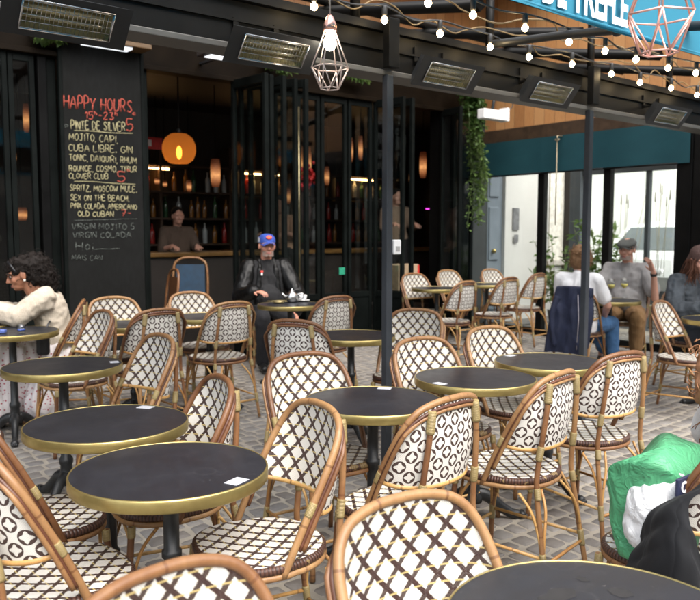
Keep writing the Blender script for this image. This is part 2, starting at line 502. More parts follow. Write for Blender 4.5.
def m_leaf(name, lo, hi):
    t = NT(name); r = t.island(); n1 = t.noise(5, 2, .5, t.obj())
    t.set(t.mix(t.M('MULTIPLY', t.M('ADD', r, n1), .5), lo, hi), .5)
    tl = t.node('ShaderNodeBsdfTranslucent'); tl.inputs[0].default_value = (*hi, 1)
    mx = t.node('ShaderNodeMixShader'); mx.inputs[0].default_value = .3
    t.l.new(t.b.outputs[0], mx.inputs[1]); t.l.new(tl.outputs[0], mx.inputs[2]); t.l.new(mx.outputs[0], t.out.inputs[0])
    return t.m
LEAF = m_leaf('leaf_green', (.035, .085, .018), (.16, .25, .06))
LEAF_D = m_leaf('leaf_dark', (.02, .06, .01), (.07, .14, .03))
def m_sett():
    t = NT('granite_sett'); r = t.island(); o = t.obj()
    n1 = t.noise(22, 4, .65, o); n2 = t.noise(170, 3, .7, o); n3 = t.noise(.8, 3, .6, o)
    c = t.ramp(r, [(.0, (.085, .076, .070)), (.3, (.15, .138, .128)), (.6, (.20, .19, .178)), (.8, (.125, .125, .13)), (1.0, (.24, .222, .20))])
    c = t.mix(t.M('MULTIPLY', n1, .55), c, t.mix(.6, c, (.36, .32, .28)))
    c = t.mix(t.M('MULTIPLY', n2, .5), c, t.mix(.65, c, (.05, .045, .04)))
    c = t.mix(t.M('MULTIPLY', n3, .35), c, (.13, .115, .10))
    t.set(c, t.M('ADD', .45, t.M('MULTIPLY', n1, .3)), 0, .4)
    t.bump(t.M('ADD', n1, t.M('MULTIPLY', n2, .6)), .5, .004); return t.m
SETT = m_sett()
def m_joint():
    t = NT('sandy_joint'); o = t.obj()
    n1 = t.noise(6, 4, .6, o); n2 = t.noise(140, 4, .7, o)
    c = t.mix(n1, (.24, .215, .175), (.37, .34, .285))
    c = t.mix(t.M('MULTIPLY', n2, .5), c, (.16, .13, .10))
    t.set(c, .9); t.bump(n2, .6, .004); return t.m
JOINT = m_joint()
ASPHALT = plain('street_asphalt', (.06, .06, .06), .85, 0, .25, 3, .4, .3)
def m_stucco():
    t = NT('cream_render'); o = t.obj(); n1 = t.noise(1.6, 5, .6, o); n2 = t.noise(60, 3, .6, o)
    c = t.mix(n1, (.50, .495, .47), (.62, .615, .59)); t.set(c, .85); t.bump(n2, .2, .003); return t.m
CREAM = m_stucco()
DOORGREY = plain('grey_door_paint', (.16, .19, .22), .45, 0, .12, 4)
def m_chalkboard():
    t = NT('chalkboard_black'); x, y, uv = t.uv(); o = t.obj()
    n1 = t.noise(2.2, 5, .62, uv, dist=.8); n2 = t.noise(30, 4, .6, t.scale(uv, (1, .3, 1)))
    c = t.mix(t.M('MULTIPLY', n1, n2), (.006, .006, .0055), (.020, .021, .021))
    t.set(c, .65, 0, .05); return t.m
CHALKBOARD = m_chalkboard()
def m_chalk(name, c, cover=.42):
    t = NT(name); n1 = t.noise(95, 3, .7, t.obj())
    t.set(t.mix(t.M('GREATER_THAN', n1, cover), tuple(x * .25 for x in c), c), .9, 0, .1); return t.m
CHALK_W = m_chalk('chalk_cream', (.30, .27, .155)); CHALK_R = m_chalk('chalk_red', (.33, .07, .05))
CHALK_F = m_chalk('chalk_faint', (.10, .11, .10), .5)
# ---------------------------------------------------------------- chair (faces +y, origin on the ground under the seat)
def m_edge():
    t = NT('wound_dark_cane'); o = t.obj(); sp = t.node('ShaderNodeSeparateXYZ'); t.l.new(o, sp.inputs[0])
    w = t.M('SINE', t.M('MULTIPLY', t.M('ARCTAN2', sp.outputs[1], sp.outputs[0]), 110.0)); n1 = t.noise(40, 3, .6, o)
    c = t.mix(n1, (.035, .016, .012), (.11, .05, .032)); c = t.mix(t.M('MULTIPLY', t.M('LESS_THAN', w, -.5), .7), c, (.012, .006, .005))
    c = t.mix(t.M('MULTIPLY', t.M('GREATER_THAN', t.noise(18, 2, .5, o), .62), .5), c, (.34, .24, .10))
    t.set(c, .42, 0, .4); t.bump(w, .6, .0015); return t.m
def chair_meshes():
    R = {}
    half = [(.208, .005, .425), (.213, -.038, .52), (.2145, -.085, .62), (.212, -.140, .725), (.196, -.186, .81), (.155, -.215, .862), (.08, -.232, .884), (0, -.237, .888)]
    full = [(-x, y, z) for x, y, z in half] + half[-2::-1]
    loop = resample(spline(full, 10), 64)
    mb = MB(); mb.tube(loop, [.0122] * 65, 10)
    R['back_frame'] = mb.mesh('back_frame', RATTAN)
    # dark companion canes inside the arch
    mb = MB()
    cen = Vector((0, -.12, .60))
    R['inner'] = []
    for off, r in ((.019, .0065), (.031, .0075)):
        pts = []
        for p in loop[4:-4]:
            d = Vector((p.x, 0, p.z - .55)); d.normalize()
            w = min(1, max(0, (.868 - p.z) / .09)); pts.append((p - d * off + Vector((p.x * 2.2, -1, 0)).normalized() * .0135) * (1 - w) + (p + Vector((math.copysign(.42, p.x), -.9, 0)) * off * .95) * w)
        R['inner'].append(MB().tube(pts, r, 7).mesh('inner_cane', RATTAN_DARK if off < .02 else RATTAN))
    # backrest: ruled surface between the bottom rail and the arch
    up = [p for p in loop if p.z > .60]
    a, b = up[0], up[-1]
    arch = resample(up, 32)
    railp = resample(spline([a, (-.188, -.150, a.z - .012), (-.11, -.204, a.z - .02), (0, -.222, a.z - .022), (.11, -.204, a.z - .02), (.188, -.150, a.z - .012), b], 10), 32)
    def panel(off):
        def fn(s, t):
            i = s * 32; k = min(31, int(i)); f = i - k
            p = railp[k].lerp(railp[k + 1], f); q = arch[k].lerp(arch[k + 1], f)
            m = p.lerp(q, t); m.y -= .012 * math.sin(PI * t) * (1 - (2 * s - 1) ** 4)
            d = Vector((-m.x * 2.2, 1 if abs(m.x) < .2 else .4, 0)).normalized()
            return m + d * off
        return fn
    cum = [0]
    for k in range(32): cum.append(cum[-1] + (railp[k + 1] - railp[k]).length)
    mid = cum[16]
    def uvf(fn):
        def g(s, t):
            p = fn(s, t); k = s * 32; i = min(31, int(k))
            ur = cum[i] + (cum[i + 1] - cum[i]) * (k - i) - mid
            return (ur * (1 - t) + (p.x * 1.12) * t, p.z)
        return g
    mb = MB()
    f1, f2 = panel(.005), panel(-.005)
    mb.grid(f1, 32, 12, 0, uvf(f1), flip=True)
    mb.grid(f2, 32, 12, 1, uvf(f2))
    R['backrest'] = mb.mesh('backrest', [LATTICE, RINGS])
    mb = MB(); mb.tube([p + Vector((0, 0, -.006)) for p in railp], .0095, 8)
    R['back_rail'] = mb.mesh('back_rail', RATTAN_GOLD)
    # seat
    def outline(k):
        out = []
        for i in range(48):
            an = 2 * PI * i / 48; c, s = math.cos(an), math.sin(an)
            e = 2.7 if s > 0 else 2.2
            x = math.copysign(abs(c) ** (2 / e), c); y = math.copysign(abs(s) ** (2 / e), s)
            out.append(Vector((x * (.213 if s > 0 else .205) * k, y * .205 * k - .01, 0)))
        return out
    mb = MB(); rings = [(1.0, .440, 1), (1.018, .447, 1), (1.014, .457, 1), (.985, .463, 1), (.955, .465, 0), (.7, .462, 0), (.35, .458, 0)]
    idx = []
    for k, z, _ in rings:
        idx.append(len(mb.v)); mb.v += [p + Vector((0, 0, z)) for p in outline(k)]
    for j in range(len(rings) - 1):
        for i in range(48):
            l = (i + 1) % 48; q = (idx[j] + i, idx[j] + l, idx[j + 1] + l, idx[j + 1] + i)
            mb.face(q, tuple((mb.v[k].x, mb.v[k].y) for k in q), rings[j][2])
    e = idx[-1]; q = tuple(e + i for i in range(48)); mb.face(q, tuple((mb.v[k].x, mb.v[k].y) for k in q), 0)
    q = tuple(idx[0] + i for i in reversed(range(48))); mb.face(q, tuple((mb.v[k].x, mb.v[k].y) for k in q), 1)
    R['seat'] = mb.mesh('seat', [LATTICE, m_edge()])
    mb = MB(); mb.tube([p + Vector((0, 0, .4285)) for p in outline(.97)], .0115, 8, closed=True)
    R['seat_frame'] = mb.mesh('seat_frame', RATTAN)
    def leg(pts, r): return MB().tube(resample(spline(pts, 6), 18), r, 10).mesh('leg', RATTAN)
    RL = [(.186, -.285, 0), (.176, -.258, .16), (.166, -.230, .34), (.158, -.214, .46), (.150, -.226, .60), (.137, -.240, .74), (.122, -.243, .845)]
    FL = [(.186, .190, 0), (.178, .176, .2), (.170, .158, .425)]
    R['legs'] = [leg([(sx * x, y, z) for x, y, z in L], r) for L, r in ((RL, .0112), (FL, .0122)) for sx in (-1, 1)]
    st = [((-.179, .179, .15), (.179, .179, .15)), ((-.179, -.262, .135), (.179, -.262, .135)), ((-.180, .179, .175), (-.178, -.258, .165)), ((.180, .179, .175), (.178, -.258, .165))]
    R['stretchers'] = [MB().tube([a_, b_], .0072, 8).mesh('stretcher', RATTAN_GOLD) for a_, b_ in st]
    cor = {(1, 1): (.180, .178), (-1, 1): (-.180, .178), (1, -1): (.177, -.258), (-1, -1): (-.177, -.258)}
    br = []
    for (sx, sy), (cx, cy) in cor.items():
        ytop = .150 if sy > 0 else -.185
        br.append(MB().tube(spline([(cx - sx * .004, cy, .165), (cx - sx * .018, cy - sy * .004, .25), (cx - sx * .055, cy - sy * .02, .345), (cx - sx * .095, ytop + (.02 if sy > 0 else -.012), .415)], 5), .0062, 7).mesh('brace', RATTAN_GOLD))
        br.append(MB().tube(spline([(cx, cy - sy * .004, .165), (cx, cy - sy * .02, .25), (cx, cy - sy * .055, .345), (cx + sx * .012, cy - sy * .105, .415)], 5), .0062, 7).mesh('brace', RATTAN_GOLD))
    R['braces'] = br
    R['bind'] = []
    def sleeve(w, p, q, r): R['bind'].append((w, MB().tube([p, Vector(p).lerp(Vector(q), .12), Vector(p).lerp(Vector(q), .88), q], [r * .82, r * .88, r * .88, r * .82], 10).mesh('binding', WRAP)))
    for k, s in enumerate((-1, 1)):
        sleeve(k, (s * .1535, -.219, .553), (s * .149, -.2275, .612), .0165)
        sleeve(k, (s * .163, -.226, .395), (s * .158, -.217, .44), .0155)
        sleeve(k, (s * .131, -.242, .785), (s * .121, -.242, .862), .0185)
        sleeve(k, (s * .179, -.265, .115), (s * .175, -.255, .185), .0155)
        sleeve(k + 2, (s * .171, .160, .385), (s * .170, .158, .425), .0165)
        sleeve(k + 2, (s * .181, .181, .125), (s * .179, .178, .195), .016)
        sleeve(4, (s * .2145, -.076, .60), (s * .2145, -.097, .642), .016)
    return R
CH = chair_meshes()
def add(name, me, parent, **kw):
    o = bpy.data.objects.new(name, me); col.objects.link(o); o.parent = parent
    return tag(o, **kw)
def make_chair():
    t = empty('bistro_chair')
    add('seat', CH['seat'], t); add('seat_frame', CH['seat_frame'], t)
    b = add('backrest', CH['backrest'], t)
    f = add('back_frame', CH['back_frame'], t); [add('inner_cane', m, f) for m in CH['inner']]; add('back_rail', CH['back_rail'], b)
    L = [add('leg', m, t) for m in CH['legs']] + [f]
    for k, m in CH['bind']: add('binding', m, L[k])
    for m in CH['stretchers']: add('stretcher', m, t)
    for m in CH['braces']: add('brace', m, t)
    return t
chair0 = None
CHAIRS = {}
def chair(key, px, py, F, jit, label, top=.888, at_world=None, arm=None, sx=1):
    """px, py: where the photo shows the middle of the back's top edge; F: facing, in the site frame"""
    global chair0
    fu, fv = F
    fx, fy = fu * UX - fv * UY, fu * UY + fv * UX
    rz = math.atan2(-fx, fy) + math.radians(jit)
    fx, fy = -math.sin(rz), math.cos(rz)
    if arm:
        p = at(*arm, .432); x, y = p.x - sx * fy * .208 - fx * .005, p.y + sx * fx * .208 - fy * .005
    elif at_world is None:
        p = at(px, py, top); x, y = p.x + fx * .237, p.y + fy * .237
    else: x, y = at_world
    if chair0 is None: o = chair0 = make_chair()
    else: o = copy_tree(chair0)
    u, v = w2uv((x, y))
    o.location = (x, y, gz(v)); o.rotation_euler = (0, 0, rz)
    tag(o, label, 'chair', 'woven rattan bistro chairs on the terrace')
    CHAIRS[key] = o
    return o
pU, mU, pV, mV = (1, 0), (-1, 0), (0, 1), (0, -1)
chair('C1', 405, 505, mV, -4, 'white lattice back chair facing the viewer at the bottom, beside the cropped grey tabletop')
chair('C2', 153, 570, mV, 6, 'lattice chair with a golden arch cut by the bottom edge below the front table')
chair('C3', 0, 0, pU, 4, 'ring pattern chair in the bottom left corner, its arch cut by the frame', arm=(93, 606))
chair('C4', 0, 0, pU, 0, 'ring pattern chair at the left edge with its seat beside the front table', arm=(65, 543))
chair('C6', 0, 0, pU, -3, 'chair mostly cropped by the left edge, its lattice seat behind the second table', at_world=tuple(uv2w(.83, 3.98)[:2]))
chair('C7', 219, 379, (-.99, .08), -8, 'golden arched lattice back chair standing right of the second table')
chair('C8', 0, 0, mU, -10, 'lattice chair right of the large front table, seat and sloping arm in full view', arm=(283, 577), sx=-1)
chair('C9', 300, 356, (-.12, -.99), 0, 'wide lattice back chair facing the viewer behind the left of the centre table')
chair('C10', 453, 399, pV, 6, 'ring pattern chair with its back to us at the near right of the centre table')
chair('C11', 562, 374, pV, 10, 'ring pattern chair seen from behind, left one of the pair on the open cobbles')
chair('C12', 626, 354, pV, -6, 'ring pattern chair seen from behind, right one of the pair on the open cobbles')
chair('C13', 421, 341, mV, -6, 'lattice back chair showing between the centre table and the table right of it')
chair('C14', 488, 328, mV, -4, 'lattice back chair behind the third table of the middle row, right of the dark post')
chair('C15', 293, 321, (.72, .69), -14, 'ring pattern chair turned aside, left of the table by the dark post')
chair('C16', 338, 297, pV, 0, 'ring pattern chair seen from behind, right of the capped man and his table')
chair('C17', 411, 310, (-.9, -.43), 0, 'lattice back chair just right of the dark post, its seat showing left of the post')
chair('C18', 111, 297, mV, 0, 'wide lattice back chair facing us just in front of the chalkboard')
chair('C19', 106, 311, mU, 0, 'narrow lattice chair seen edge on between the chalkboard and the left row third table')
chair('C20', 148, 336, mU, 0, 'narrow lattice chair seen edge on, right of the third table of the left row')
chair('C21', 161, 310, pV, 4, 'ring pattern chair seen from behind, left one of the pair below the cafe doorway')
chair('C22', 234, 303, pV, 2, 'ring pattern chair seen from behind, left of the blue capped man and below the doorway')
chair('C23', 188, 292, mV, 0, 'lattice back chair facing us in front of the cafe doorway, below the blue interior chair')
chair('C24', 73, 300, mU, 8, 'lattice chair under the woman in the cream cardigan')
chair('C27', 413, 274, mV, -3, 'far lattice back chair facing us right of the dark post with the white box')
chair('C28', 446, 270, mV, 0, 'far lattice back chair facing us, middle one of three against the cafe front')
chair('C29', 489, 269, mV, 0, 'far lattice back chair facing us beneath the hanging green plant')
chair('C30', 468, 282, pV, 6, 'far ring pattern chair seen from behind, leftmost of the three at the joined back tables')
chair('C31', 511, 278, pV, 4, 'far ring pattern chair seen from behind, middle of three at the joined back tables')
chair('C32', 540, 274, pV, 8, 'far ring pattern chair seen from behind, nearest to the woman in the white T-shirt')
chair('C35', 668, 301, (.15, -.99), 0, 'lattice back chair standing alone on the right, beside the denim jacket woman and her table')
# chairs under or beside the seated people
def chair_uv(key, x, y, F, jit, label): return chair(key, 0, 0, F, jit, label, at_world=(x, y))

# ---------------------------------------------------------------- bistro table
def table_meshes(r=.30):
    R = {}
    mb = MB(); mb.lathe([(0.001, .735), (r - .012, .735), (r - .004, .7352)], n=72, capt=False, capb=False)
    R['tabletop'] = mb.mesh('tabletop', TABLETOP)
    mb = MB(); mb.lathe([(r - .02, .699), (r - .002, .698), (r + .001, .702), (r + .001, .733), (r - .001, .7365), (r - .005, .7372), (r - .0052, .7345)], n=72, capt=False, capb=True)
    R['rim'] = mb.mesh('rim', BRASS)
    mb = MB(); mb.lathe([(.11, .690), (.11, .697), (.04, .697)], n=24)
    prof = [(.045, .10), (.046, .13), (.034, .15), (.030, .20), (.036, .215), (.036, .235), (.026, .25), (.0245, .40), (.0245, .45), (.031, .455), (.031, .475), (.0245, .48), (.0245, .66), (.05, .69)]
    mb.lathe(prof, n=16)
    R['column'] = mb.mesh('column', IRON)
    R['feet'] = []
    for k in range(3):
        a = 2 * PI * k / 3 + .5
        d = Vector((math.cos(a), math.sin(a), 0))
        pts = spline([d * .02 + Vector((0, 0, .14)), d * .075 + Vector((0, 0, .125)), d * .14 + Vector((0, 0, .07)), d * .20 + Vector((0, 0, .030)), d * .245 + Vector((0, 0, .022))], 5)
        mb = MB(); mb.tube(pts, [.028 - .011 * i / (len(pts) - 1) for i in range(len(pts))], 10, flat=1.25)
        e = d * .258 + Vector((0, 0, .021)); s = Vector((-d.y, d.x, 0))
        mb.ball(e, (.027, .022, .021), 10, 7)
        for j in (-1, 0, 1): mb.ball(e + d * .020 + s * j * .013 - Vector((0, 0, .007)), (.011, .009, .011), 8, 6)
        mb.ball(d * .09 + Vector((0, 0, .118)), (.022, .016, .02), 8, 6)
        R['feet'].append(mb.mesh('foot', IRON))
    mb = MB(); mb.bbox((0, 0, .7362), (.045, .062, .0015), .0004)
    R['sticker'] = mb.mesh('sticker', plain('pale_sticker', (.42, .43, .46), .4, 0, .2, 160))
    return R
TB = table_meshes()
table0 = None
def MID(a, b):
    p = (CHAIRS[a].location + CHAIRS[b].location) / 2; return (p.x, p.y)
def table(px, py, label, sticker=None, rot=0, at_world=None):
    global table0
    if at_world is None: p = at(px, py, .736)
    else: p = Vector((*at_world, 0))
    o = empty('bistro_table')
    tp = add('tabletop', TB['tabletop'], o); add('rim', TB['rim'], o)
    c = add('column', TB['column'], o)
    for m in TB['feet']: add('foot', m, o)
    u, v = w2uv(p)
    o.location = (p.x, p.y, gz(v)); o.rotation_euler = (0, 0, rot)
    if sticker is not None:
        q = at(*sticker, .736) - Vector((p.x, p.y, 0))
        q = Matrix.Rotation(-rot, 3, 'Z') @ Vector((q.x, q.y, 0))
        if q.length > .258: q = q * (.258 / q.length)
        k = add('sticker', TB['sticker'], tp); k.location = (q.x, q.y, 0)
        k.rotation_euler = (0, 0, math.atan2(q.y, q.x))
    return tag(o, label, 'table', 'round bistro tables on the terrace')
table(170, 468, 'large dark round table at the front left, bare but for a pale sticker', (243, 484), .3)
table(107, 422, 'second dark round table of the left row, half behind the large front one', (155, 403), 1.1)
table(63, 365, 'third dark round table of the left row, in front of the spotted skirt', (118, 362), 2.0)
table(12, 331, 'round table cropped by the left edge with a small glass tumbler on it', None, .4)
table(-20, 323, 'table at the far left edge under the hands of the woman in cream', None, .9)
table(373, 400, 'round table in the centre of the terrace, its column beside the dark post', (388, 384), .2)
table(475, 377, 'round table right of the centre one, before the pair of ring pattern chairs', (438, 384), 1.75)
table(549, 361, 'rightmost round table of the middle row, its edge before the thin dark post', (491, 352), .55)
table(351, 335, 'round table half hidden by the tall dark post behind the centre table', None, 2.6)
table(0, 0, 'round table mostly hidden behind the left ring pattern chair before the chalkboard', None, .2, MID('C18', 'C21'))
table(0, 0, 'round table below the cafe doorway, hidden in part by the right ring pattern chair', None, 1.3, MID('C23', 'C22'))
T_P2 = at(290, 304, .736)
table(290, 304, 'round table with a teapot in front of the man with the blue cap', None, .8)
table(437, 288, 'left one of the two joined round tables at the back beside the cafe front', None, 1.6)
table(487, 284, 'right one of the two joined round tables at the back, under the plant', None, .1)
T14 = at(610, 300, .736)
table(610, 300, 'round table with wine glasses between the couple', None, .9)
T15 = at(721, 319, .736)
table(721, 319, 'round table cut by the right edge beside the woman in the denim jacket', None, 2.1)
T16 = at(602, 627, .736)
t16 = table(602, 627, 'greyish round tabletop cropped at the bottom right corner, with dark smudges', None, 2.2)
SMU = plain('damp_smudge', (.012, .011, .011), .7, 0, .3, 40)
for (sx, sy), (w, h) in zip(((583, 578), (560, 594), (620, 592)), ((.03, .012), (.055, .05), (.05, .02))):
    q = at(sx, sy, .736); q = Matrix.Rotation(-t16.rotation_euler.z, 3, 'Z') @ (Vector((q.x, q.y, 0)) - Vector((t16.location.x, t16.location.y, 0)))
    mb = MB(); n = 0; k = 14
    for i in range(k):
        a = 2 * PI * i / k; rr = 1 + random.uniform(-.2, .2)
        mb.v.append(Vector((q.x + math.cos(a) * w * .5 * rr, q.y + math.sin(a) * h * rr, .7357)))
    mb.face(tuple(n + i for i in range(k)), tuple((0, 0) for _ in range(k)), 0, False)
    mb.build('smudge', SMU, [c for c in t16.children if c.name.startswith('tabletop')][0])

# ---------------------------------------------------------------- no chair may cut into a table
TABLES = [o for o in bpy.data.objects if o.name.startswith('bistro_table') and o.parent is None]
PROBE = [v.co.copy() for v in CH['back_frame'].vertices if .66 < v.co.z < .77] + [v.co.copy() for m in CH['legs'][:2] for v in m.vertices if .66 < v.co.z < .77]
PROBE += [v.co.copy() for v in CH['backrest'].vertices if .66 < v.co.z < .77]
def overlap(c, off):
    M = Matrix.Translation(c.location + off) @ Matrix.Rotation(c.rotation_euler.z, 4, 'Z'); worst = 0
    near = [t for t in TABLES if (t.location - c.location).length < 1.1]
    for p in PROBE:
        q = M @ p
        for t in near: worst = max(worst, .304 - math.hypot(q.x - t.location.x, q.y - t.location.y))
    return worst
def unstick(c):
    if overlap(c, Vector((0, 0, 0))) <= 0: return
    w0 = overlap(c, Vector((0, 0, 0)))
    for k in range(1, 40):
        for j in range(16):
            o = Vector((math.cos(j * PI / 8), math.sin(j * PI / 8), 0)) * .01 * k
            if overlap(c, o) <= 0:
                c.location = c.location + o; UNSTUCK.append((c['label'][:40], round(w0, 3), k, j)); return
UNSTUCK = []
PROBE = PROBE[::3]
CHAIRS['C1'].location = CHAIRS['C1'].location + Vector((-.012, .022, 0))
for k_, c in CHAIRS.items(): unstick(c)
# ---------------------------------------------------------------- ground
mb = MB()
rng = random.Random(5)
cu, cv = .112, .108
nv0, nv1 = int(-.6 / cv), int(VF / cv) - 1
for j in range(nv0, nv1):
    u = -1.2 + rng.uniform(0, .1); v0 = j * cv
    drift = .03 * math.sin(j * .35)
    while u < UE + 1.2:
        w = cu * rng.uniform(.82, 1.2); g = rng.uniform(.006, .012)
        cor = []
        for (a, b) in ((u + g, v0 + g), (u + w - g, v0 + g), (u + w - g, v0 + cv - g), (u + g, v0 + cv - g)):
            a += rng.uniform(-.009, .009); b += rng.uniform(-.009, .009) + .022 * math.sin(a * 1.7 + j * .1) + drift * 0
            cor.append((a, b))
        cx = sum(c[0] for c in cor) / 4; cy = sum(c[1] for c in cor) / 4
        tz = rng.uniform(-.003, .003)
        # eight-sided rounded outline
        out = []
        for k in range(4):
            p, q = cor[k], cor[(k + 1) % 4]
            c0 = rng.uniform(.06, .18); c1 = 1 - rng.uniform(.06, .18)
            out += [(p[0] + (q[0] - p[0]) * c0, p[1] + (q[1] - p[1]) * c0), (p[0] + (q[0] - p[0]) * c1, p[1] + (q[1] - p[1]) * c1)]
        n = len(mb.v)
        for k, z in ((1.03, -.012), (.97, -.001), (.88, .0035)):
            for (a, b) in out:
                aa, bb = cx + (a - cx) * k, cy + (b - cy) * k
                mb.v.append(uv2w(aa, bb, gz(bb) + z - .004 + tz))
        mb.v.append(uv2w(cx, cy, gz(cy) + .005 - .004 + tz))
        o = (0, 0)
        for r in (0, 1):
            for k in range(8):
                l = (k + 1) % 8
                mb.face((n + r * 8 + k, n + r * 8 + l, n + r * 8 + 8 + l, n + r * 8 + 8 + k), (o, o, o, o))
        for k in range(8): mb.face((n + 16 + k, n + 16 + (k + 1) % 8, n + 24), (o, o, o))
        u += w
mb.build('cobblestone_paving', SETT, kind='structure')
mb = MB()
def gq(u0, u1, v0, v1, dz, mbx):
    mbx.grid(lambda s, t: uv2w(u0 + (u1 - u0) * s, v0 + (v1 - v0) * t, gz(v0 + (v1 - v0) * t) + dz + .0015 * noise.noise(Vector((s * 60, t * 60, 0)))), 40, 40, 0, lambda s, t: (s * 10, t * 10))
gq(-1.6, UE + 1.6, -.9, 7.45, -.0045, mb)
mb.build('pavement_ground', JOINT, kind='structure')
mb = MB()
mb.grid(lambda s, t: uv2w(-70 + 180 * s, [-70, -40, -15, -6, -2, -1, 0, 2, 4, 6, 7.45, 8, 12, 30, 60, 100][int(round(t * 15))], gz([-70, -40, -15, -6, -2, -1, 0, 2, 4, 6, 7.45, 8, 12, 30, 60, 100][int(round(t * 15))]) - .03), 12, 15)
mb.build('street_ground', ASPHALT, kind='structure')
# ---------------------------------------------------------------- terrace frame (beam, posts, rafters)
ZF = gz(VF)                       # pavement height at the cafe front
VB = 3.42
frame = empty('terrace_frame', uv2w(3.08, VB, gz(VB)), 0, 'dark steel terrace frame, its long beam carried by two thin grey posts', 'canopy frame')
def child(mb, name, mats, par, **kw):
    """build in world coordinates, parent keeping place"""
    o = mb.build(name, mats, None, **kw)
    bpy_M = Matrix.LocRotScale(par.location, par.rotation_euler, None) if par.parent is None else WORLD[par.name]
    o.parent = par; o.matrix_parent_inverse = bpy_M.inverted(); WORLD[o.name] = Matrix.Identity(4)
    return o
WORLD = {}
mb = MB()
ubox(mb, -3.2, UE + 1.0, VB - .02, VB + .06, 2.385, 2.60, 0)
ubox(mb, -3.2, UE + 1.0, VB - .055, VB + .09, 2.602, 2.645, 0)
ubox(mb, -3.2, UE + 1.0, VB - .035, VB - .022, 2.50, 2.512, 0)
child(mb, 'beam', BLACK, frame)
mb = MB(); ubox(mb, -3.2, UE + 1.0, VB - .075, VB + .10, 2.352, 2.382, 0, .004)
child(mb, 'bottom_flange', plain('flange_grey', (.11, .105, .095), .5, .3, .15, 4), frame)
for px, py in ((387, 300), (584.5, 300)):
    u = on_v(px, py, VB - .075)[0]
    mb = MB(); ubox(mb, u - .023, u + .023, VB - .023 - .075, VB + .023 - .075, gz(VB) - .02, 2.351, 0, .004)
    ubox(mb, u - .08, u + .08, VB - .155, VB + .005, gz(VB) - .01, gz(VB) + .012, 0, .002)
    po = child(mb, 'post', POST, frame)
    mb = MB(); ubox(mb, u - .04, u + .04, VB - .13, VB - .077, 2.39, 2.66, 0, .003)
    child(mb, 'post_bracket', BLACK, frame)
mb = MB()
for k, u in enumerate((-.6, .55, 1.7, 2.85, 4.0, 5.15, 6.3, 7.45)):
    mb = MB()
    p, q = uv2w(u, VB + .1, 2.96), uv2w(u, VF - .03, 3.7)
    mb.tube([p, q], .045, 4, mi=0)
    mb.tube([uv2w(u, VB + .02, 2.646), uv2w(u, VB + .02, 3.05)], .028, 4)
    child(mb, 'rafter', BLACK, frame)
for v, z in ((VB + .05, 3.06), (5.2, 3.36)):
    mb = MB(); mb.tube([uv2w(-3, v, z), uv2w(UE - .1, v, z)], .04, 4); child(mb, 'purlin', BLACK, frame)
# ---------------------------------------------------------------- wood cladding and added shading roof
mb = MB()
def quad(mbx, a, b, c, d, uvs, mi=0, sm=False):
    n = len(mbx.v); mbx.v += [Vector(a), Vector(b), Vector(c), Vector(d)]
    mbx.face((n, n + 1, n + 2, n + 3), uvs, mi, sm)
ubox(mb, UE, UE + .06, -1.0, VF + .1, 2.88, 5.3)
tag(mb.build('end_wall_cladding', PLANKS), 'orange timber plank wall above the teal blinds at the end of the terrace', 'wall')
mb = MB(); ubox(mb, -4, UE - .005, VF - .03, VF + .06, 3.36, 5.3)
tag(mb.build('front_cladding', PLANKS), 'timber plank wall high above the cafe doors, seen over the dark beam', 'wall')
# end screen: lintel, posts, panes
mb = MB(); ubox(mb, -5, UE - .01, 6.1, VF - .04, 4.75, 4.82)
tag(mb.build('shade_roof', plain('shade_roof_boards', (.05, .035, .022), .6)), 'dark boarded canopy roof over the cafe doors', 'roof')  # unseen slab added to keep sky light off the cafe front
esc = empty('end_screen', uv2w(UE, 6, ZF - .02), 0, 'dark framed glass screen closing the right end of the terrace', 'glass screen')
mb = MB(); ubox(mb, UE - .05, UE + .05, 2.0, VF - .02, 2.68, 2.877, 0, .006)
child(mb, 'lintel', plain('dark_stained_wood', (.045, .026, .014), .5, 0, .4, 9), esc)
def v_end(px, py=250): return on_u(px, py, UE)[0]
posts_v = [v_end(541.5), v_end(607)]
for v in posts_v:
    mb = MB(); ubox(mb, UE - .045, UE + .045, v - .05, v + .05, gz(v) - .02, 2.679, 0, .004); child(mb, 'post', BLACK, esc)
vs = [VF - .02] + posts_v + [v_end(676)]
for a, b in zip(vs, vs[1:]):
    mb = MB(); ubox(mb, UE - .004, UE + .004, b + .052, a - .052, gz(b) + .10, 2.67); child(mb, 'pane', GLASS, esc)
    mb = MB(); ubox(mb, UE - .03, UE + .03, b + .052, a - .052, gz(b) - .02, gz(b) + .098, 0, .003); child(mb, 'bottom_rail', BLACK, esc)
v0 = v_end(676)
for k in range(5):
    mb = MB(); ubox(mb, UE - .06 - .03 * (k % 2), UE + .05, v0 - .21 * k - .19, v0 - .21 * k, gz(v0) - .02, 2.70, 0, .012)
    child(mb, 'door_leaf', BLACK, esc)
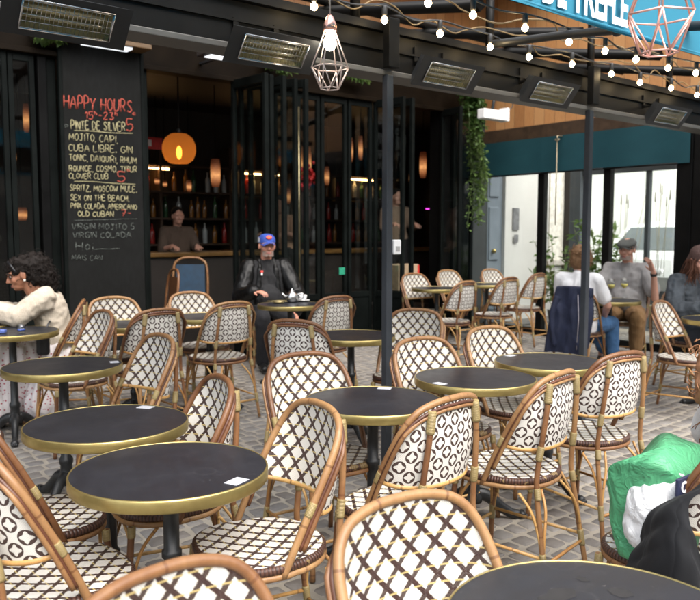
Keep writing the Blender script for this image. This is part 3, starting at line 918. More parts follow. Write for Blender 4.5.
# roller blinds
for k, ((a, b), lb) in enumerate(zip(zip(vs, vs[1:]), ('teal roller blind nearest the hanging plant, over the grey door', 'middle teal roller blind behind the thin grey post', 'widest teal roller blind, above the man in the flat cap'))):
    e = empty('roller_blind', uv2w(UE - .09, (a + b) / 2, 2.66), 0, lb, 'blind', 'teal roller blinds on the end screen')
    mb = MB(); mb.grid(lambda s, t: uv2w(UE - .085 + .006 * math.sin(s * 9 + k), a + .03 + (b - a - (.20 if k == 2 else .06)) * s, 2.70 - .465 * t), 24, 6, 0, lambda s, t: (s, t))
    mb.grid(lambda s, t: uv2w(UE - .089 + .006 * math.sin(s * 9 + k), a + .03 + (b - a - (.20 if k == 2 else .06)) * s, 2.70 - .465 * t), 24, 6, 0, lambda s, t: (s, t), flip=True)
    child(mb, 'fabric', TEAL, e)
    mb = MB(); mb.tube([uv2w(UE - .087, a + .03, 2.236), uv2w(UE - .087, b - .03, 2.236)], .012, 6); child(mb, 'bottom_bar', BLACK, e)
# crank rod hanging in front of the screen
p = on_u(557, 150, UE - .2); mb = MB()
mb.tube([uv2w(UE - .2, p[0], 1.55), uv2w(UE - .2, p[0], 2.62)], .007, 6)
mb.tube([uv2w(UE - .2, p[0] - .03, 2.64), uv2w(UE - .2, p[0], 2.61), uv2w(UE - .2, p[0] + .03, 2.64)], .012, 6)
mb.tube([uv2w(UE - .2, p[0], 2.62), uv2w(UE - .2, p[0], 2.68), uv2w(UE - .05, p[0], 2.69)], .008, 6)
tag(mb.build('blind_crank_rod', plain('rod_brass_grey', (.25, .21, .14), .4, .6)), 'thin crank rod hanging in front of the teal blind, left of the grey post', 'crank rod')
# awning
aw = empty('awning', uv2w(6, 2, 2.36), 0, 'bright blue awning with white lettering on its valance in the upper right corner', 'awning')
VA = 2.0; Z0, Z1 = 2.36, 2.64
mb = MB()
for fl, dv in ((False, 0.0), (True, .004)):
    mb.grid(lambda s, t: uv2w(-3 + 14 * s, VA + dv + .008 * math.sin(s * 60), Z0 + (Z1 - Z0) * t), 120, 4, 0, lambda s, t: (s * 14, t), flip=fl)
val = child(mb, 'valance', AWNING, aw)
mb = MB()
for fl, dz in ((False, 0.0), (True, .004)):
    mb.grid(lambda s, t: uv2w(-3 + 14 * s, VA + .75 * t, Z1 + .02 + dz + .30 * t), 40, 6, 0, lambda s, t: (s * 14, t * 4), flip=fl)
child(mb, 'fabric', AWNING, aw)
mb = MB(); mb.tube([uv2w(-3, VA + .015, Z1 + .005), uv2w(11, VA + .015, Z1 + .005)], .025, 8); child(mb, 'front_bar', GREYPAINT, aw)
mb = MB(); mb.tube([uv2w(-3, VA, Z0 + .012), uv2w(11, VA, Z0 + .012)], .009, 6); child(mb, 'hem', AWNING, aw)
for (a, b) in (((493, 44, 3.3), (735, 24, 1.75)),):
    ua, za = on_v(a[0], a[1], a[2]); ub, zb = on_v(b[0], b[1], b[2])
    m_ = spline([uv2w(ua, a[2], za), uv2w((ua + ub) / 2, (a[2] + b[2]) / 2, (za + zb) / 2 + .02), uv2w(ub, b[2], zb)], 6)
    mb = MB(); mb.tube(m_, .024, 8); mb.ball(m_[7], .034, 10, 6); child(mb, 'arm', SLATE, aw)
# lettering on the valance
def text_obj(body, size, mat, par, M, name='lettering', offset=0.0, xs=1.0, extrude=.001):
    cu = bpy.data.curves.new('lettering', 'FONT'); cu.body = body; cu.size = size; cu.offset = offset; cu.extrude = extrude
    cu.align_x = 'LEFT'
    t = bpy.data.objects.new('tmp', cu); col.objects.link(t)
    dg = bpy.context.evaluated_depsgraph_get(); dg.update()
    me = bpy.data.meshes.new_from_object(t.evaluated_get(dg)); bpy.data.objects.remove(t)
    for v in me.vertices: v.co = M @ Vector((v.co.x * xs, v.co.y, v.co.z))
    me.materials.clear(); me.materials.append(mat)
    o = bpy.data.objects.new(name, me); col.objects.link(o)
    if par:
        o.parent = par; o.matrix_parent_inverse = WORLD.get(par.name, Matrix.LocRotScale(par.location, par.rotation_euler, None)).inverted() if par.name not in WORLD else Matrix.Identity(4)
    return o
def fix_parent(o, par):
    o.parent = par; o.matrix_parent_inverse = Matrix.Identity(4)
ue, ze = on_v(627.5, 27, VA - .012); ud, zd = on_v(558, 5, VA - .012)
LH = .165
full = 'AS DE TREFLE'
Mx = Matrix(((UX, 0, 0), (UY, 0, 0), (0, 1, 0))).to_4x4()
# columns: text x -> u, text y -> z, text z -> -v
Mt = Matrix(((UX, 0, UY, 0), (UY, 0, -UX, 0), (0, 1, 0, 0), (0, 0, 0, 1)))
WHITE_PAINT = plain('white_letter_paint', (.85, .86, .87), .6, 0, .04)
tt = text_obj(full, 1.0, WHITE_PAINT, None, Matrix.Identity(4), 'lettering', offset=.028, extrude=.0)
xs = [v.co.x for v in tt.data.vertices]; x0, x1 = min(xs), max(xs)
capt = .73
sx = (ue - ud) / (x1 - (x0 + (x1 - x0) * .30)) if x1 > x0 else 1
sx = LH / capt * .60
for v in tt.data.vertices:
    u = ue - (x1 - v.co.x) * sx
    z = (ze + zd) / 2 + v.co.y * LH / capt
    w = uv2w(u, VA - .014, z); v.co = w
tt.parent = val; tt.matrix_parent_inverse = Matrix.Identity(4)

# ---------------------------------------------------------------- patio heaters on the beam
QUARTZ = NT('heater_reflector'); _x, _y, _u = QUARTZ.uv()
_n = QUARTZ.noise(30, 4, .6, QUARTZ.obj())
QUARTZ.set(QUARTZ.mix(_n, (.30, .26, .13), (.72, .66, .42)), .28, .75); QUARTZ = QUARTZ.m
TUBEM = plain('quartz_tube', (.55, .52, .36), .25, 0, .15, 60)
def heater():
    e = empty('patio_heater')
    # local: x along the beam, y towards the cafe, z up; face looks down and out
    T = Matrix.Rotation(math.radians(38), 3, 'X')
    L, H, D = .52, .185, .08
    mb = MB()
    def P(x, y, z): return T @ Vector((x, y, z))
    n = len(mb.v)
    fr = [(-L / 2, -D, -H / 2), (L / 2, -D, -H / 2), (L / 2, -D, H / 2), (-L / 2, -D, H / 2)]
    bk = [(-L / 2 + .05, 0, -H / 2 + .03), (L / 2 - .05, 0, -H / 2 + .03), (L / 2 - .05, 0, H / 2 - .03), (-L / 2 + .05, 0, H / 2 - .03)]
    inn = [(-.185, -D, -.062), (.185, -D, -.062), (.185, -D, .062), (-.185, -D, .062)]
    dp = [(-.165, -D + .05, -.035), (.165, -D + .05, -.035), (.165, -D + .05, .035), (-.165, -D + .05, .035)]
    mb.v += [P(*p) for p in fr + bk + inn]
    o4 = ((0, 0), (1, 0), (1, 1), (0, 1))
    for k in range(4):
        l = (k + 1) % 4
        mb.face((n + k, n + l, n + 8 + l, n + 8 + k), o4, 0, False)
        mb.face((n + l, n + k, n + 4 + k, n + 4 + l), o4, 0, False)
    mb.face((n + 4, n + 7, n + 6, n + 5), o4, 0, False)
    mb.build('housing', SLATE, e)
    mb = MB(); n = 0; mb.v += [P(*p) for p in inn + dp]
    for k in range(4):
        l = (k + 1) % 4; mb.face((k, l, 4 + l, 4 + k), o4, 0, False)
    mb.face((4, 5, 6, 7), ((0, 0), (.33, 0), (.33, .07), (0, .07)), 0, False)
    mb.build('reflector', QUARTZ, e)
    for z in (-.018, .02):
        mb = MB(); mb.tube([P(-.17, -D + .035, z), P(.17, -D + .035, z)], .007, 8); mb.build('heating_tube', TUBEM, e)
    mb = MB()
    for k in range(21): 
        x = -.18 + .018 * k; mb.tube([P(x, -D - .003, -.06), P(x, -D - .003, .06)], .0013, 4)
    for k in range(5):
        z = -.056 + .028 * k; mb.tube([P(-.183, -D - .005, z), P(.183, -D - .005, z)], .0016, 4)
    for a, b in ((0, 1), (1, 2), (2, 3), (3, 0)): mb.tube([P(*Vector(inn[a]) + Vector((0, -.004, 0))), P(*Vector(inn[b]) + Vector((0, -.004, 0)))], .004, 5)
    mb.build('grille', CHROME, e)
    for x in (-.12, .12):
        mb = MB(); mb.box((x, .045, .035), (.03, .12, .012)); mb.box((x, .098, .075), (.03, .0121, .10)); mb.build('bracket', BLACK, e)
    return e
h0 = None
for px, py, dz, lb in ((66, 14, 0, 'slate heater with yellow grille at the top left corner, the largest one'), (272, 46, 0, 'heater on the beam left of the wire diamond lamp'),
                   (447, 71, 0, 'heater on the beam right of the tall dark post'), (549, 89, 0, 'heater on the beam just left of the second thin post'), (668, 113, 0, 'heater at the right end of the beam, the smallest one')):
    h = heater() if h0 is None else copy_tree(h0); h0 = h0 or h
    u, z = on_v(px, py, VB - .17)
    h.location = uv2w(u, VB - .125, z + .02); h.rotation_euler = (0, 0, math.atan2(UY, UX))
    tag(h, lb, 'heater', 'electric heaters along the beam')

# ---------------------------------------------------------------- festoon bulbs
BULB = emit('lit_bulb', (1, .74, .40), 22)
SOCK = plain('black_socket', (.02, .02, .02), .5)
def festoon(pts, v, label, r=.018):
    P = []
    for px, py in pts:
        u, z = on_v(px, py, v); P.append(uv2w(u, v, z))
    e = empty('festoon_string', P[0], 0, label, 'string light', 'strings of round bulbs above the beam')
    W = Matrix.Translation(P[0])
    cab = []
    for i, p in enumerate(P):
        cab.append(p + Vector((0, 0, .075)))
        if i < len(P) - 1: cab.append((p + P[i + 1]) / 2 + Vector((0, 0, .055 + random.uniform(-.02, .03))))
    cab.append(cab[-1] + uv2w(.5, 0, .03))
    mb = MB(); mb.tube(spline(cab, 5), .0055, 6); child(mb, 'cable', SOCK, e)
    for p in P:
        mb = MB(); mb.lathe([(.012, .078), (.015, .07), (.015, .03), (.011, .022)], p, 10); s = child(mb, 'socket', SOCK, e)
        mb = MB(); mb.ball(p, (r, r, r * 1.08), 14, 10); child(mb, 'bulb', BULB, e)
festoon([(314, 6.5), (384.5, 20), (440, 33.7), (490, 47), (529, 57), (572, 64), (611.5, 74), (640, 82.5), (671, 88), (697, 95)], 3.25, 'lower string of lit round bulbs running along the top of the dark beam')
festoon([(376, -11), (428, 3), (473, 15), (525, 28), (569, 42), (605, 51), (636, 59.5), (668, 68), (696, 73)], 2.75, 'upper string of lit round bulbs nearer the blue awning')
# loose cables twisting on the beam
rng = random.Random(3)
mb = MB(); pts = []
for k in range(46):
    u = 1.7 + k * .15
    pts.append(uv2w(u, 3.33 + rng.uniform(-.05, .03), 2.70 + rng.uniform(-.045, .06)))
mb.tube(spline(pts, 4), .0045, 5)
pts = [uv2w(1.5 + k * .22, 3.12 + rng.uniform(-.08, .08), 2.76 + rng.uniform(-.05, .05)) for k in range(32)]
mb.tube(spline(pts, 4), .005, 5)
tag(mb.build('loose_cable', plain('tan_cable', (.17, .115, .05), .4, .3)), 'tangled tan and dark cables lying along the top of the beam', 'cable')

# ---------------------------------------------------------------- wire cage pendants
def pendant(c, r, h, label, base, wire_len, mat):
    e = empty('wire_pendant_lamp', c, 0, label, 'pendant lamp')
    n = 6; top, wide, low = c.z + h * .5, c.z - h * .17, c.z - h * .5
    def ring(rr, z, ph): return [Vector((c.x + rr * math.cos(2 * PI * k / n + ph), c.y + rr * math.sin(2 * PI * k / n + ph), z)) for k in range(n)]
    A = ring(r * .17, top, .2); B = ring(r, wide, .2); C_ = ring(r * .52, low, .2 + PI / n)
    mb = MB()
    for k in range(n):
        l = (k + 1) % n
        for a, b in ((A[k], B[k]), (B[k], B[l]), (B[k], C_[k]), (B[l], C_[k]), (C_[k], C_[l])): mb.tube([a, b], .0032, 5)
    child(mb, 'cage', mat, e)
    mb = MB(); mb.lathe([(.036, -.03), (.034, .0), (.018, .04), (.008, .052)], (c.x, c.y, top), 14); child(mb, 'cap', COPPER, e)
    mb = MB(); mb.lathe([(.002, -.125), (.02, -.118), (.03, -.095), (.029, -.07), (.018, -.04), (.013, -.02)], (c.x, c.y, top), 14); child(mb, 'bulb', base, e)
    mb = MB(); mb.tube([(c.x, c.y, top + .045), (c.x, c.y, top + wire_len)], .004, 6); child(mb, 'cord', plain('grey_cord', (.3, .3, .32), .5), e)
u, z = on_v(330, 57, 3.12)
p1 = uv2w(u, 3.12, z)
pendant(p1, .094, .31, 'diamond shaped wire cage lamp with a lit bulb hanging before the beam', emit('warm_filament_bulb', (1, .88, .68), 14), .75, plain('white_wire', (.75, .62, .58), .4, .3))
p2 = at_d(661, -3, 2.25)
pendant(p2, .098, .31, 'rose copper wire cage lamp cropped by the top edge before the blue awning', emit('dim_bulb', (1, .9, .75), .6), .6, plain('rose_wire', (.80, .45, .38), .3, .6))

# ---------------------------------------------------------------- white spotlight box on an arm by the plant
e = empty('white_floodlight', uv2w(UE - .6, 6.2, 2.9), 0, 'white box shaped fixture on an arm beside the hanging plant', 'wall fixture')
u_, v_ = UE - .75, 6.3
q = at_d(492, 115, uv2w(u_, v_).y)
mb = MB(); mb.bbox(q, (.42, .12, .12), .012, RUV); child(mb, 'body', WHITE, e)
mb = MB(); mb.bbox(q + uv2w(.235, 0, .02), (.05, .14, .17), .01, RUV); child(mb, 'head', WHITE, e)
mb = MB(); mb.tube([q + Vector((0, 0, .05)), q + uv2w(.05, .0, .28)], .02, 8); mb.tube(spline([q + uv2w(.26, 0, .05), q + uv2w(.40, 0, .16), q + uv2w(.30, 0, .26), q + uv2w(.05, 0, .3)], 6), .007, 6); child(mb, 'arm', SLATE, e)
mb = MB(); mb.tube([q + uv2w(.05, 0, .27), q + uv2w(.05, 0, .6)], .014, 8); child(mb, 'hanger', SLATE, e)
# white control box on the tall post
u, z = on_v(395, 247, VB - .085)
e = empty('control_box', uv2w(u, VB - .08, z), 0, 'small white box fixed to the tall dark post', 'control box')
mb = MB(); mb.bbox(uv2w(u, VB - .085, z), (.055, .05, .085), .006, RUV); child(mb, 'body', WHITE, e)
mb = MB(); mb.bbox(uv2w(u - .002, VB - .112, z - .01), (.03, .006, .03), .002, RUV); child(mb, 'cover', GREYPAINT, e)
# ---------------------------------------------------------------- cafe front
def uf(px, py=200, V=VF): return on_v(px, py, V)[0]
cafe = empty('cafe_front', uv2w(4, VF, ZF), 0, 'black painted cafe front with tall glazed folding doors and dark doorways', 'building')
FACADE = plain('facade_black', (.004, .004, .004), .55, 0, .4, 3, .05)
FRAMEP = plain('frame_dark_green', (.004, .0052, .0048), .55, 0, .35, 4, .05)
mb = MB(); ubox(mb, -5, UE - .004, VF - .02, VF + .25, 3.12, 3.357); ubox(mb, -5, UE - .004, VF - .08, VF - .022, 3.08, 3.13, 0, .006)
child(mb, 'fascia', plain('fascia_brown_black', (.007, .0045, .0025), .5, 0, .4, 4, .05), cafe)
def pillar(a, b, dv=0.0, d=.22, name='pillar', mat=FACADE):
    mb = MB(); ubox(mb, uf(a), uf(b), VF - dv, VF - dv + d, ZF - .05, 3.118, 0, .01); return child(mb, name, mat, cafe)
pillar(41, 50, .03); pillar(50.5, 60, .0, .2, 'pillar', FRAMEP); pillar(144, 149, .02, .2, 'pillar', FRAMEP)
pillar(441, 449, .02, .25); pillar(470, 486, .04, .3, 'pillar', plain('pillar_grey_black', (.022, .026, .026), .5, 0, .25, 4))
pillar(449.5, 470, -.03, .2, 'pillar', FRAMEP)
# folding door leaves
def leaf(a, b, name='folding_door', glassy=True, rails=(.55,)):
    """a glazed leaf between two plan points (u, v)"""
    A, B = Vector((a[0], a[1], 0)), Vector((b[0], b[1], 0)); d = B - A; L = d.length
    an = math.atan2(d.y, d.x) + math.atan2(UY, UX)
    R3 = Matrix.Rotation(an, 3, 'Z')
    def lb(mbx, x0, x1, z0, z1, th, bev=.004):
        c = A + d * ((x0 + x1) / 2 / L)
        mbx.bbox(uv2w(c.x, c.y, (z0 + z1) / 2), (x1 - x0, th, z1 - z0), bev, R3)
    z0, z1 = ZF + .01, 3.10
    mb = MB(); s = min(.045, L * .25)
    lb(mb, 0, s, z0, z1, .05); lb(mb, L - s, L, z0, z1, .05); lb(mb, s, L - s, z1 - .09, z1, .05); lb(mb, s, L - s, z0, z0 + .13, .05)
    for r in rails: lb(mb, s, L - s, z0 + r, z0 + r + .07, .045)
    lb(mb, s, L - s, z0 + .13, z0 + rails[0], .022)
    dr = child(mb, name, FRAMEP, cafe)
    mb = MB(); lb(mb, s, L - s, z0 + rails[0] + .07, z1 - .09, .008, .001); child(mb, 'glass', GLASS, dr)
    return dr
# stack of folded leaves right of the open doorway
for k, px in enumerate((233, 240, 249, 262, 269)):
    u = uf(px)
    leaf((u, VF - .02), (u + .05 + .01 * k, VF - .62 + .05 * (k % 2)))
ud = uf(295)
leaf((uf(274), VF), (uf(296), VF - .02))
mb = MB(); mb.tube([uv2w(ud, VF - .08, .5), uv2w(ud, VF - .08, 2.9)], .014, 8); child(mb, 'pull_bar', plain('pull_bar_metal', (.30, .24, .14), .3, .9), cafe)
leaf((uf(297), VF), (uf(319), VF)); leaf((uf(320.5), VF), (uf(346), VF)); leaf((uf(347.5), VF), (uf(371), VF))
leaf((uf(373), VF - .02), (uf(377), VF - .5)); leaf((uf(383), VF - .02), (uf(386), VF - .5))
leaf((uf(440), VF - .02), (uf(436), VF - .45)); leaf((uf(449), VF - .06), (uf(469), VF - .06))
leaf((uf(38), VF), (uf(12), VF)); leaf((uf(11), VF), (uf(-30), VF)); leaf((uf(-31), VF), (uf(-90), VF))
# interior shell
VI = 11.2
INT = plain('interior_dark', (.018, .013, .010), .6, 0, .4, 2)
mb = MB()
def room(mbx, u0, u1):
    quad(mbx, uv2w(u0, VF + .2, ZF), uv2w(u1, VF + .2, ZF), uv2w(u1, VI, ZF), uv2w(u0, VI, ZF), ((0, 0), (9, 0), (9, 4), (0, 4)))
    quad(mbx, uv2w(u0, VF + .02, 3.36), uv2w(u0, VI, 3.36), uv2w(u1, VI, 3.36), uv2w(u1, VF + .02, 3.36), ((0, 0), (9, 0), (9, 4), (0, 4)))
    quad(mbx, uv2w(u0, VI, ZF), uv2w(u1, VI, ZF), uv2w(u1, VI, 3.36), uv2w(u0, VI, 3.36), ((0, 0), (9, 0), (9, 4), (0, 4)))
    quad(mbx, uv2w(u0, VF, ZF), uv2w(u0, VI, ZF), uv2w(u0, VI, 3.36), uv2w(u0, VF, 3.36), ((0, 0), (9, 0), (9, 4), (0, 4)))
    quad(mbx, uv2w(u1, VF, ZF), uv2w(u1, VF, 3.36), uv2w(u1, VI, 3.36), uv2w(u1, VI, ZF), ((0, 0), (9, 0), (9, 4), (0, 4)))
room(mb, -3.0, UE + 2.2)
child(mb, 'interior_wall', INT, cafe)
mb = MB(); ubox(mb, -3, UE + 2.2, VF - .3, VF + .2, ZF - .06, ZF + .012, 0, .004); child(mb, 'threshold', plain('threshold_stone', (.10, .095, .09), .6), cafe)
# upper storeys above the wood and the neighbours, so that light comes only from the street
mb = MB(); ubox(mb, -5, UE - .01, VF + .07, VI + .3, 5.3, 12.0); ubox(mb, -5, UE, VF + .07, VI + .3, 3.362, 5.299)
child(mb, 'upper_wall', CREAM, cafe)

# ---------------------------------------------------------------- chalkboard with its lettering
ul, ur = uf(62.5, 150), uf(143, 150)
VC = VF - .10
zt = on_v(100, 46, VC)[1]
ul, ur = on_v(64.5, 150, VC)[0], on_v(142, 150, VC)[0]
cb = empty('menu_chalkboard', uv2w((ul + ur) / 2, VC, ZF + .05), 0, 'tall black chalkboard with the happy hour drinks list in red and cream chalk', 'chalkboard')
mb = MB()
quadp = [uv2w(ul, VC, ZF + .03), uv2w(ur, VC, ZF + .03), uv2w(ur, VC, zt), uv2w(ul, VC, zt)]
ubox(mb, ul, ur, VC, VC + .03, ZF + .03, zt)
child(mb, 'board', CHALKBOARD, cb)
mb = MB()
for a, b in ((ul - .035, ul), (ur, ur + .035)): ubox(mb, a, b, VC - .012, VC + .04, ZF + .0, zt + .035, 0, .005)
ubox(mb, ul, ur, VC - .012, VC + .04, zt, zt + .035, 0, .005)
child(mb, 'frame', FRAMEP, cb)
GL = {
 'A': '0,0 .4,1 .8,0;.17,.38 .63,.38', 'B': '0,0 0,1 .45,1 .6,.78 .45,.55 0,.53;.45,.53 .68,.28 .5,0 0,0', 'C': '.7,.85 .4,1 .1,.75 .05,.35 .3,0 .7,.12',
 'D': '0,0 0,1 .4,.95 .7,.6 .6,.15 .3,0 0,0', 'E': '.6,1 0,1 0,0 .62,0;0,.52 .5,.52', 'F': '.6,1 0,1 0,0;0,.52 .48,.52', 'G': '.7,.85 .4,1 .1,.75 .05,.3 .35,0 .7,.15 .7,.45 .42,.45',
 'H': '0,0 0,1;.65,0 .65,1;0,.5 .65,.5', 'I': '.1,0 .1,1', 'J': '.1,.12 .3,0 .5,.2 .5,1;.15,1 .75,1', 'L': '0,1 0,0 .55,0', 'M': '0,0 .1,1 .45,.35 .8,1 .9,0', 'N': '0,0 0,1 .65,0 .65,1',
 'O': '.35,1 .05,.7 .05,.3 .35,0 .68,.3 .68,.7 .35,1', 'P': '0,0 0,1 .45,1 .62,.75 .45,.48 0,.45', 'Q': '.35,1 .05,.7 .05,.3 .35,0 .68,.3 .68,.7 .35,1;.45,.25 .75,-.08', 'R': '0,0 0,1 .45,1 .6,.76 .45,.52 0,.5;.3,.5 .65,0',
 'S': '.62,.85 .35,1 .08,.78 .5,.45 .6,.2 .35,0 .03,.14', 'T': '0,1 .7,1;.35,1 .35,0', 'U': '0,1 .03,.25 .3,0 .6,.25 .65,1', 'V': '0,1 .35,0 .7,1', 'W': '0,1 .22,0 .45,.7 .68,0 .9,1', 'X': '0,0 .65,1;0,1 .65,0', 'Y': '0,1 .33,.5 .66,1;.33,.5 .3,0', 'Z': '0,1 .6,1 0,0 .65,0',
 '1': '.05,.7 .3,1 .3,0', '2': '.05,.8 .3,1 .58,.75 .05,0 .65,0', '3': '.05,.95 .5,.9 .3,.55 .58,.25 .3,0 .02,.12', '5': '.6,1 .12,1 .08,.55 .45,.6 .6,.3 .38,0 .02,.1', '7': '.02,1 .6,1 .22,0;.1,.5 .5,.5',
 '-': '.05,.45 .5,.45', ',': '.12,.08 .05,-.18', "'": '.1,1 .08,.75', '.': '.08,.0 .12,.05', 'h': '0,1 0,.5;0,.72 .2,.8 .3,.65 .3,.5', 'e': '.35,.9 .15,1 .03,.78 .15,.55 .38,.62;.0,.8 .25,.8', 'a': '.45,.5 .2,.55 .05,.25 .25,0 .45,.2;.45,.55 .48,0', 'i': '.08,.5 .08,0;.08,.75 .09,.8', '~': '0,.1 .5,.14 1,.06 1.6,.1', '>': '0,.7 .45,.45 0,.15 0,.7',
}
def strokes(txt, rng):
    x = 0; out = []
    for ch in txt:
        if ch == ' ': x += .55; continue
        g = GL.get(ch)
        if not g: x += .5; continue
        w = 0
        jy = rng.uniform(-.05, .05); js = rng.uniform(.92, 1.08)
        for st in g.split(';'):
            pts = [tuple(map(float, p.split(','))) for p in st.split()]
            w = max(w, max(p[0] for p in pts))
            out.append([(x + p[0] + rng.uniform(-.03, .03), p[1] * js + jy + rng.uniform(-.03, .03)) for p in pts])
        x += w + .24
    return out, x
rng = random.Random(8)
def chalk_line(txt, x0, y0, x1, y1, hpx, mat, thick=.0048, name='chalk_writing'):
    st, w = strokes(txt, rng); mb = MB()
    for s in st:
        pts = []
        for (x, y) in s:
            f = x / max(w - .24, .1)
            px = x0 + (x1 - x0) * f; py = y0 + (y1 - y0) * f - y * hpx
            u, z = on_v(px, py, VC); pts.append(uv2w(u, VC - .0035, z))
        if len(pts) > 2: pts = spline(pts, 3)
        if len(pts) >= 2: mb.tube(pts, thick * .88, 5, flat=1.0)
    # press the strokes almost flat on the board
    for i, p in enumerate(mb.v):
        u, v = w2uv(p); mb.v[i] = uv2w(u, VC - .0022 + (v - (VC - .0035)) * .25, p.z)
    return child(mb, name, mat, cb)
L = chalk_line
L('HAPPY HOURS', 64, 107.5, 131.5, 112.5, 12, CHALK_R, .008)
L('15h-23h', 85, 119.2, 117, 119.6, 7.5, CHALK_R, .007)
L('PINTE DE SILVER', 71, 129.3, 125, 130.8, 8.3, CHALK_W, .0065); L('5', 126, 130.8, 132.5, 131, 12, CHALK_R, .0075); L('e', 132.5, 118, 135.5, 118.2, 5, CHALK_R, .005)
L('>', 65, 128, 68, 128, 5, CHALK_F, .005)
L('~', 74, 131.4, 134, 134.2, 7, CHALK_W, .005)
L('MOJITO, CAIPI,', 69.2, 140.3, 117.5, 142.8, 7, CHALK_W)
L('CUBA LIBRE, GIN', 68.6, 150.8, 132, 153, 6.6, CHALK_W)
L('TONIC, DAIQUIRI, RHUM', 69.2, 160.3, 136.4, 163.7, 6, CHALK_W)
L('ROUNCE, COSMO, TITUR', 69.4, 171, 136.6, 172.3, 5.6, CHALK_W)
L('CLOVER CLUB', 69, 178.3, 108, 179, 5.2, CHALK_W); L('5', 117, 182.2, 125, 182.4, 9.5, CHALK_R, .007); L('e', 126.5, 173.5, 130, 173.6, 4.5, CHALK_R, .005)
L('~', 74, 182.2, 136, 185.4, 7, CHALK_W, .004)
L('SPRITZ, MOSCOW MULE,', 70, 191, 136.6, 192.2, 6, CHALK_W)
L('SEX ON THE BEACH,', 70.6, 200.2, 129, 201.2, 5.6, CHALK_W)
L('PINA COLADA, AMERICANO', 71, 208.5, 136.6, 209.6, 5.2, CHALK_W, .0048)
L('OLD CUBAN', 78, 216.3, 113.4, 216.7, 5, CHALK_W, .0048); L('7-', 121.4, 215.8, 131, 215.8, 5.5, CHALK_R, .0055)
L('-', 69, 222.5, 136, 221, 5, CHALK_F, .004)
L('VIRGIN MOJITO 5', 72, 229, 134, 229.6, 5.5, CHALK_F, .005); L('VIRGIN COLADA', 73, 238, 131, 237.6, 5.5, CHALK_F, .005)
L('Hai', 76, 250, 93, 250.2, 8.5, CHALK_F, .006); L('~', 94, 250.2, 119, 249.4, 5, CHALK_F, .004); L('MAIS CAN', 72, 260.2, 102, 260.5, 5, CHALK_F, .004)
# picture light over the board
e = empty('board_light', uv2w((ul + ur) / 2, VC - .1, zt - .02), 0, 'shallow lamp with a ribbed white lens mounted over the top of the chalkboard', 'wall lamp')
mb = MB(); ubox(mb, ul - .02, ur + .02, VC - .24, VC - .005, zt - .015, zt + .03, 0, .008); child(mb, 'shelf', plain('shelf_brown', (.10, .055, .02), .5), e)
mb = MB(); ubox(mb, ul + .16, ur - .16, VC - .20, VC - .06, zt - .035, zt - .016, 0, .004); child(mb, 'lens', emit('dull_lens', (.9, .95, 1), .35, (.6, .6, .62)), e)
# slot lamp left behind the beam
e = empty('slot_lamp', uv2w(3.9, VF - .3, 3.2), 0, 'flat ceiling lamp behind the second heater over the doorway', 'ceiling lamp')
u_, z_ = on_v(226, 58, VF - .55)
mb = MB(); ubox(mb, u_ - .26, u_ + .26, VF - .68, VF - .42, z_, z_ + .05, 0, .006); child(mb, 'housing', SLATE, e)
mb = MB(); ubox(mb, u_ - .2, u_ + .2, VF - .63, VF - .47, z_ - .008, z_ - .001, 0, .001); child(mb, 'lens', emit('slot_lens', (.95, .97, 1), .5, (.6, .6, .62)), e)
mb = MB(); ubox(mb, u_ - .02, u_ + .02, VF - .42, VF - .03, z_ + .02, z_ + .04); child(mb, 'bracket', SLATE, e)

# ---------------------------------------------------------------- inside the cafe
LAMPO = emit('amber_globe_lit', (1, .30, .06), .42, (.6, .25, .05)); LAMPW = emit('amber_core_lit', (1, .62, .22), 7)
LAMPP = emit('peach_shade_lit', (1, .34, .12), .09, (.22, .10, .05))
p = at_d(179, 148, 8.75)
e = empty('globe_pendant', p, 0, 'big amber glass globe lamp glowing just inside the open doorway', 'pendant lamp')
GT = NT('amber_glass'); GT.n.remove(GT.b)
_a = GT.node('ShaderNodeBsdfTransparent'); _a.inputs[0].default_value = (.60, .24, .06, 1)
_g = GT.node('ShaderNodeBsdfTranslucent'); _g.inputs[0].default_value = (.42, .18, .05, 1)
_m = GT.node('ShaderNodeMixShader'); _m.inputs[0].default_value = .5
_e = GT.node('ShaderNodeEmission'); _e.inputs[0].default_value = (1, .34, .07, 1); _e.inputs[1].default_value = .03
_s = GT.node('ShaderNodeAddShader')
GT.l.new(_a.outputs[0], _m.inputs[1]); GT.l.new(_g.outputs[0], _m.inputs[2]); GT.l.new(_m.outputs[0], _s.inputs[0]); GT.l.new(_e.outputs[0], _s.inputs[1]); GT.l.new(_s.outputs[0], GT.out.inputs[0])
LAMPO = GT.m
mb = MB(); mb.lathe([(.10, -.17), (.155, -.13), (.185, -.05), (.185, .03), (.15, .11), (.09, .155), (.03, .165)], p, 24); child(mb, 'globe', LAMPO, e)
mb = MB(); mb.ball(p + Vector((-.0, -.0, -.05)), (.03, .03, .075), 10, 8); child(mb, 'glow_spot', LAMPW, e)
mb = MB(); mb.tube([p + Vector((0, 0, .16)), (p.x, p.y, 3.36)], .008, 6); mb.lathe([(.035, .155), (.03, .2), (.01, .215)], p, 12); child(mb, 'cord', BLACK, e)
